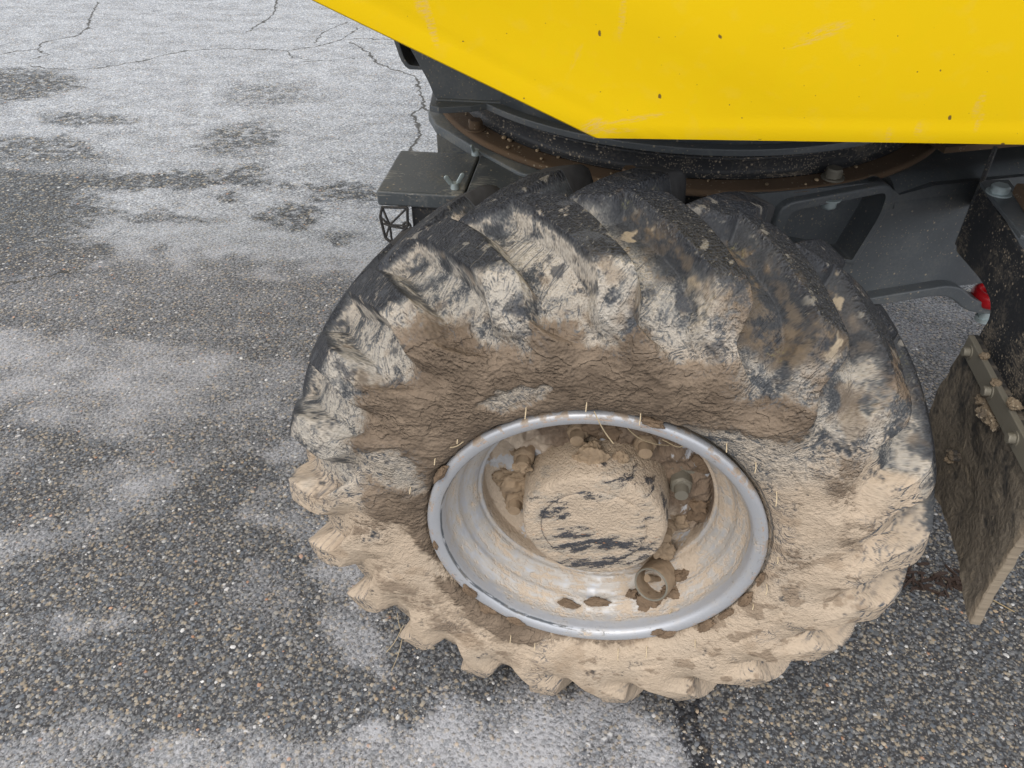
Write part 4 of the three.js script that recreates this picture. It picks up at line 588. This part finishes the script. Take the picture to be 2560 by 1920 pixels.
  const discMud = (x, y) => { const r = Math.hypot(x, y), cx = x / (r + 1e-6), cy = y / (r + 1e-6), n = fbm(x * 26 + 3, y * 26, 4), b = ridge(x * 34, y * 34 + 5, 3) - 0.5; // packed mud: deep at the top and right, thin at the left
    const where = Math.max(sst(0.1, 0.85, cy + 0.3 * n), sst(0.35, 0.9, cx * 0.9 - cy * 0.15 + 0.3 * n) * 0.8, sst(0.55, 0.9, -cx - 0.2 * cy + 0.2 * n) * 0.55 * sst(0.16, 0.14, r)); return clamp(where) * Math.max(0, 0.014 + 0.016 * n + 0.014 * b) * sst(0.186, 0.17, r * 0.98 - 0.006 * n); };
  const NP = 420, fine = [], sp = new THREE.CatmullRomCurve3(RIM.map((p) => new THREE.Vector3(...p)), false, 'centripetal').getPoints(330); for (const p of sp) fine.push([p.x, p.y, p.z]);
  const pos = [], uv = [], idx = [], W = NP + 1; fine.forEach(([r, z, t], j) => { for (let i = 0; i <= NP; i++) { const a = (i / NP) * Math.PI * 2, nx = t * Math.sin(a), ny = t * Math.cos(a), h = 0.0007 * fbm(nx * 60, ny * 60, 3) * sst(0.25, 0.235, t), wx = r * Math.sin(a), wy = r * Math.cos(a), pack = z < 0.062 ? discMud(wx, wy) * sst(0.062, 0.05, z) : 0; pos.push((r - h) * Math.sin(a) * (1 - 0.3 * pack), (r - h) * Math.cos(a) * (1 - 0.3 * pack), z + h + pack); uv.push((nx / S + 1) / 2, (ny / S + 1) / 2); if (i && j) { const b = (j - 1) * W + i - 1; idx.push(b, b + 1, b + W + 1, b, b + W + 1, b + W); } } });
  const g = new THREE.BufferGeometry(); g.setAttribute('position', new THREE.Float32BufferAttribute(pos, 3)); g.setAttribute('uv', new THREE.Float32BufferAttribute(uv, 2)); g.setIndex(idx); g.computeVertexNormals();
  M.rim = mat; part('rim', g, mat, wheel, 'silver steel rim streaked with dried mud');
  const back = new THREE.LatheGeometry([[0.247, 0.12], [0.225, 0.05], [0.2, 0.03], [0.2, -0.05], [0.23, -0.12], [0.252, -0.14], [0.25, -0.128]].map((p) => new THREE.Vector2(...p)), 96).rotateX(Math.PI / 2); part('rim_barrel', boxUV(back, 0.6), M.black, wheel); part('rim_closure', new THREE.CircleGeometry(0.2, 48).translate(0, 0, 0.0), M.black, wheel);
}
// ---- mud that clings in lumps
{
  const b = bake(512, 512, (u, v) => { const x = u * 0.3, y = v * 0.3, f0 = fbm(x * 40, y * 40, 4), f1 = fbm(x * 180, y * 180, 3), c = sst(0.76, 0.84, ridge(x * 55 + f0, y * 55, 2)); tint([0.27, 0.2, 0.132], 1 + 0.35 * f0 + 0.3 * f1); over([0.1, 0.07, 0.045], c * 0.55); T.h = 0.5 + 0.3 * f1 - 0.35 * c; }, { wrap: THREE.MirroredRepeatWrapping });
  M.mudLight = new THREE.MeshStandardMaterial({ map: b.map, bumpMap: b.bump, bumpScale: 0.004, roughness: 0.95, color: new THREE.Color().setRGB(1.5, 1.5, 1.5) }); M.mudLight.color.setRGB(1, 1, 1);
  M.mudDark = new THREE.MeshStandardMaterial({ map: b.map, bumpMap: b.bump, bumpScale: 0.006, roughness: 0.93, color: new THREE.Color().setRGB(0.56, 0.52, 0.5) });  // darker brown copy; on the top clumps it paints in the rim hollow's shade
  const r = rng(404), L = [[0.0, 0.145, 0.042, 0.034, 0], [0.03, 0.16, 0.038, 0.03, 0], [0.108, 0.13, 0.034, 0.024, 0], [0.16, 0.075, 0.034, 0.022, 0], [0.164, -0.025, 0.034, 0.03, 0], [0.138, -0.062, 0.038, 0.028, 1], [-0.012, 0.11, 0.086, 0.026, 1], [0.03, 0.108, 0.082, 0.014, 1], [-0.128, 0.0, 0.04, 0.036, 1], [-0.126, -0.045, 0.038, 0.026, 1], [0.148, -0.182, 0.098, 0.026, 0], [0.108, -0.205, 0.104, 0.024, 0], [0.16, -0.145, 0.085, 0.016, 0], [0.078, -0.196, 0.095, 0.012, 0], [0.118, -0.105, 0.066, 0.022, 1]];
  for (const [x, y, z, s, k] of L) { const m = part('mud_clump', clod(s, r() * 99, 0.85), k ? M.mudLight : M.mudDark, wheel); m.position.set(x, y, z); m.rotation.z = r() * 6; m.scale.z = z > 0.07 ? 0.6 : 0.5; }
  // damp mud squeezed between bead and flange, and dabs on the flange itself
  for (const [deg, rr, z, s] of [[-128, 0.246, 0.158, 0.011], [-140, 0.258, 0.155, 0.013], [-152, 0.25, 0.158, 0.010], [150, 0.243, 0.155, 0.010], [147, 0.252, 0.157, 0.010], [-62, 0.258, 0.158, 0.012], [100, 0.262, 0.156, 0.009], [112, 0.263, 0.156, 0.012], [122, 0.263, 0.156, 0.010], [132, 0.262, 0.157, 0.012], [14, 0.261, 0.158, 0.011], [175, 0.216, 0.105, 0.013], [-172, 0.222, 0.112, 0.011], [-100, 0.25, 0.157, 0.006]]) { const a = THREE.MathUtils.degToRad(deg), m = part('mud_clump', clod(s, r() * 99, 0.6), M.mudDark, wheel); m.position.set(rr * Math.sin(a), rr * Math.cos(a), z); m.rotation.set(1.2, 0, -a, 'ZXY'); m.scale.set(1.4, 1, 0.5); }
}
// ---- hub: short drum with a plated face, wheel nuts round it
{
  const S = 0.235, prof = [[0.118, 0.034, 0.205], [0.117, 0.045, 0.194], [0.1145, 0.075, 0.164], [0.1125, 0.108, 0.131], [0.1112, 0.119, 0.120], [0.1075, 0.1255, 0.111], [0.102, 0.1275, 0.103], [0.0835, 0.1282, 0.0845], [0.0815, 0.1275, 0.0815], [0.0795, 0.1295, 0.0785], [0.0765, 0.1305, 0.075], [0.04, 0.1312, 0.04], [0.0005, 0.1315, 0.0005]];
  const relief = (x, y) => 0.0016 * fbm(x * 45, y * 45, 4) + 0.0022 * Math.max(0, ridge(x * 28 + 4, y * 28, 3) - 0.55);
  const tex = bake(1024, 1024, (u, v) => {
    const x = (u * 2 - 1) * S, y = (v * 2 - 1) * S, t = Math.hypot(x, y), f0 = fbm(x * 45, y * 45, 4), f1 = fbm(x * 200, y * 200, 3), f2 = fbm(x * 520, y * 520, 2), lo = fbm(x * 16 + 2, y * 16 + 9, 3);
    const tone = 1 + 0.12 * lo + 0.12 * f1 + 0.12 * f2, crk = sst(0.80, 0.87, ridge(x * 60 + f0, y * 60, 3)); tint([0.45, 0.362, 0.272], tone); T.h = 0.5 + 0.26 * f1 + 0.14 * f2 - 0.16 * crk; over([0.2, 0.14, 0.09], crk * 0.22);
    // rubbed thin to blue-black paint, in slanting strokes
    const sx = x * 0.94 + y * 0.34, sy = y * 0.94 - x * 0.34, str = fbm(sx * 34, sy * 92 + 3, 4) + 0.3 * f1 + 0.18 * f2;
    const spots = [[0.012, -0.03, 0.05, 0.011, 1], [-0.03, -0.012, 0.022, 0.012, 0.8], [0.01, -0.078, 0.045, 0.011, 1], [-0.062, 0.03, 0.022, 0.011, 0.85], [0.088, -0.045, 0.02, 0.03, 0.7], [0.06, -0.052, 0.03, 0.008, 0.75], [-0.088, -0.048, 0.012, 0.01, 0.6], [-0.075, 0.06, 0.03, 0.007, 0.5], [-0.01, 0.074, 0.04, 0.008, 0.55], [-0.055, 0.045, 0.012, 0.02, 0.55], [0.05, 0.12, 0.03, 0.012, 0.6], [0.13, 0.05, 0.012, 0.03, 0.7], [-0.02, 0.16, 0.014, 0.006, 0.4], [0.09, 0.1, 0.02, 0.012, 0.75], [-0.09, 0.11, 0.02, 0.008, 0.5], [0.075, 0.035, 0.012, 0.02, 0.4]];
    let b = 0; for (const [cx, cy, rx, ry, k] of spots) { const p = ((x - cx) * 0.96 + (y - cy) * 0.28) / rx, q = ((y - cy) * 0.96 - (x - cx) * 0.28) / ry, d = (p * p + q * q) * 0.55; if (d < 3) b = Math.max(b, k * sst(2.4, 0.1, d)); }
    const scratch = ridge(sx * 60 + f0, sy * 420, 2) - 0.5, bare = sst(0.40, 0.58, b * 0.62 + str * 0.75 + 0.25 * scratch + 0.2 * f2 + 0.04 * lo); const haze2 = sst(0.0, 0.4, b * 0.5 + str * 0.7 + 0.5 * lo - 0.06 + 0.15 * sst(0.02, -0.06, y) * sst(0.12, 0.1, t)); over([0.2, 0.21, 0.2], haze2 * 0.7 * (1 - bare) * (0.6 + 0.9 * scratch), tone); over([0.024, 0.03, 0.042], bare * 0.95); T.h -= 0.3 * bare; T.ro = mix(0.94, 0.5, bare);
    const ring = sst(0.0016, 0.0004, Math.abs(t - 0.0815)) * sst(0.1, 0.7, (-x) / (t + 1e-6) + 0.35 * f0); over([0.06, 0.06, 0.065], ring * 0.7);
    const rust = sst(0.5, 0.6, fbm(x * 60 + 33, y * 130, 4) + 0.3 * f1 + 0.12 * sst(0.06, 0, Math.abs(y + 0.02))); over([0.42, 0.2, 0.09], rust * 0.55);
    if (t > 0.125) over([0.3, 0.225, 0.15], sst(0.13, 0.19, t) * 0.5);
    // long scrape across the top of the drum
    const p = (x - -0.012) * 0.75 + (y - 0.158) * -0.66, q = (x - -0.012) * 0.66 + (y - 0.158) * 0.75, sc = sst(1, 0.55, Math.abs(q) / (0.0055 + 0.002 * f0)) * sst(0.036, 0.028, Math.abs(p)) * sst(0.75, 0.4, ridge(q * 500, p * 14, 1) - 0.25); over([0.022, 0.027, 0.036], sc * 0.9); T.h -= 0.25 * sc; T.ro = mix(T.ro, 0.5, sc);
  }, { rough: true });
  const mat = new THREE.MeshStandardMaterial({ map: tex.map, bumpMap: tex.bump, bumpScale: 0.007, roughnessMap: tex.orm, roughness: 1 });
  const NP = 300, fine = new THREE.CatmullRomCurve3(prof.map((p) => new THREE.Vector3(...p)), false, 'centripetal').getPoints(140), pos = [], uv = [], idx = [], W = NP + 1;
  fine.forEach((p, j) => { for (let i = 0; i <= NP; i++) { const a = (i / NP) * Math.PI * 2, nx = p.z * Math.sin(a), ny = p.z * Math.cos(a), h = relief(nx, ny); pos.push((p.x + (p.z > 0.1 ? h : 0)) * Math.sin(a), (p.x + (p.z > 0.1 ? h : 0)) * Math.cos(a), p.y + (p.z < 0.12 ? h : 0)); uv.push((nx / S + 1) / 2, (ny / S + 1) / 2); if (i && j) { const b = (j - 1) * W + i - 1; idx.push(b, b + 1, b + W + 1, b, b + W + 1, b + W); } } });
  const g = new THREE.BufferGeometry(); g.setAttribute('position', new THREE.Float32BufferAttribute(pos, 3)); g.setAttribute('uv', new THREE.Float32BufferAttribute(uv, 2)); g.setIndex(idx); g.computeVertexNormals();
  part('hub', g, mat, wheel, 'round hub drum plastered with tan mud');
  const nut = mergeGeometries([hexBolt(0.033, 0.026), boxUV(new THREE.CylinderGeometry(0.0105, 0.0115, 0.018, 16).translate(0, 0.033, 0), 0.6)]).rotateX(Math.PI / 2);
  for (let k = 0; k < 8; k++) { const a = THREE.MathUtils.degToRad(15.5 + 45 * k), m = part('wheel_nut', nut, k === 0 ? M.dull : M.mudLight, wheel); m.position.set(0.136 * Math.cos(a), 0.136 * Math.sin(a), 0.033); m.rotation.z = k * 0.7; if (k === 3) { const c = part('mud_clump', clod(0.0135, k * 7 + 3, 0.8), M.mudLight, wheel); c.position.set(0.137 * Math.cos(a), 0.137 * Math.sin(a) - 0.006, 0.066); } }
  // valve with its guard: a short length of pipe welded to the rim
  const pipe = new THREE.LatheGeometry([[0.0235, -0.055], [0.0235, 0.012], [0.0243, 0.0145], [0.0265, 0.0145], [0.0275, 0.012], [0.0285, -0.055], [0.0235, -0.055]].map((p) => new THREE.Vector2(...p)), 48); const gd = part('valve_guard', boxUV(pipe, 0.6), M.mudLight, wheel, 'muddy pipe ring that guards the tyre valve'); const ga = new THREE.Vector3(-0.42, 0.36, 0.83).normalize(); gd.scale.set(1.1, 1, 1.1); gd.quaternion.setFromUnitVectors(new THREE.Vector3(0, 1, 0), ga); gd.position.set(0.104, -0.148, 0.108).addScaledVector(ga, -0.0145);
  const lip = mesh('guard_lip', new THREE.TorusGeometry(0.0254, 0.0016, 8, 48).rotateX(Math.PI / 2), M.dull, gd); lip.position.y = 0.0145;
  const vs = part('valve_stem', boxUV(mergeGeometries([new THREE.CylinderGeometry(0.005, 0.005, 0.03, 14), new THREE.CylinderGeometry(0.0068, 0.0068, 0.013, 10).translate(0, 0.014, 0)]), 0.6), M.mudLight, wheel); vs.position.set(0.112, -0.162, 0.084); vs.rotation.set(0.5, 0, 0.9, 'ZXY');
}
// ---- vent hairs of the tyre and wisps of dry grass caught in the mud
{
  const r = rng(8080);
  for (let k = 0; k < 22; k++) { const deg = -75 + k * 13.3 + 6 * r(), a = THREE.MathUtils.degToRad(deg), R = 0.272 + 0.018 * r(), z = 0.158 + (R - 0.278) * 0.4, L = 0.006 + 0.008 * r(), x = R * Math.sin(a), y = R * Math.cos(a); if (k % 4 === 3) continue; part('vent_hair', tube([[x, y, z], [x + 0.0006 * (r() - 0.5), y - L * 0.3, z + L * 0.8], [x + 0.002 * (r() - 0.5), y - L * 0.9, z + L * 1.1]], 0.0008, 5, 5), M.hair, wheel); }
  for (const pts of [[[-0.015, 0.272, 0.166], [-0.006, 0.255, 0.17], [0.004, 0.235, 0.168], [0.014, 0.222, 0.17]], [[0.02, 0.185, 0.075], [0.05, 0.165, 0.09], [0.075, 0.15, 0.085], [0.1, 0.135, 0.07]], [[0.088, 0.15, 0.075], [0.115, 0.148, 0.085], [0.13, 0.17, 0.08]], [[0.128, -0.21, 0.13], [0.136, -0.195, 0.135], [0.142, -0.18, 0.13]], [[-0.21, 0.18, 0.163], [-0.2, 0.186, 0.165], [-0.19, 0.196, 0.165]]]) part('straw', tube(pts, 0.0009, 16, 5), M.straw, wheel);
}

// ------------------------------------------------------------------ small things on the asphalt
{
  const bark = new THREE.Group(); bark.name = 'bark_scraps'; bark.position.set(0.76, 0, -0.25); bark.userData = { label: 'scatter of dark brown bark scraps on the asphalt beneath the mudflap', category: 'bark', kind: 'stuff' }; scene.add(bark);
  const r = rng(61), G = [], cs = new THREE.MeshStandardMaterial({ color: new THREE.Color().setRGB(0.045, 0.026, 0.018), roughness: 0.9, bumpMap: M.black.bumpMap, bumpScale: 0.002 });
  for (let k = 0; k < 60; k++) { const L = 0.012 + 0.03 * r(), g = new THREE.BoxGeometry(L, 0.002 + 0.004 * r(), 0.003 + 0.005 * r(), 4, 1, 1), p = g.attributes.position; for (let i = 0; i < p.count; i++) { const e = 1 - 0.6 * Math.abs(p.getX(i) / L); p.setXYZ(i, p.getX(i), p.getY(i) * e + 0.002 * Math.sin(p.getX(i) * 90 + k), p.getZ(i) * e); } g.rotateZ((r() - 0.5) * 0.5); g.rotateY((r() - 0.5) * 2.4 + 0.4); const u = r(), v = r() - 0.5; g.translate(-0.09 + 0.17 * u + 0.02 * (r() - 0.5), 0.004 + 0.004 * r(), -0.03 + 0.035 * u + 0.11 * v * Math.abs(v) * 2); G.push(g); }
  const m = mesh('bark_cover', mergeGeometries(G), cs, bark); m.userData.kind = 'stuff';
  const stalk = new THREE.Group(); stalk.name = 'dry_grass_stalk'; stalk.position.set(-0.37, 0, 0.07); stalk.userData = { label: 'wispy dry grass stalk on the asphalt beside the lower left tread', category: 'grass stalk' }; scene.add(stalk);
  part('stem', tube([[0.005, 0.03, -0.04], [-0.008, 0.012, -0.01], [-0.02, 0.006, 0.01]], 0.0009, 14, 5), M.straw, stalk); part('stem', tube([[0.008, 0.028, -0.03], [0.006, 0.01, 0.01], [0, 0.005, 0.05]], 0.0008, 14, 5), M.straw, stalk); part('stem', tube([[-0.012, 0.04, -0.06], [-0.004, 0.025, -0.04], [0.008, 0.015, -0.025]], 0.0008, 14, 5), M.straw, stalk);
  for (const [x, z, c, s, label, cat] of [[0.89, -0.2, 0x9c8a68, 0, 'short piece of tan straw lying beside the tip of the mudflap', 'straw']]) { const o = mesh('straw_piece', tube([[-0.02, 0.003, -0.006], [0, 0.004, 0], [0.022, 0.003, 0.004]], 0.0013, 10, 5), new THREE.MeshStandardMaterial({ color: c, roughness: 0.9 }), scene); o.position.set(x, 0, z); o.rotation.y = -0.4; o.userData = { label, category: cat }; }
}
scene.traverse((o) => { if (o.isMesh) { o.castShadow = true; o.receiveShadow = true; } });
renderer.render(scene, camera);
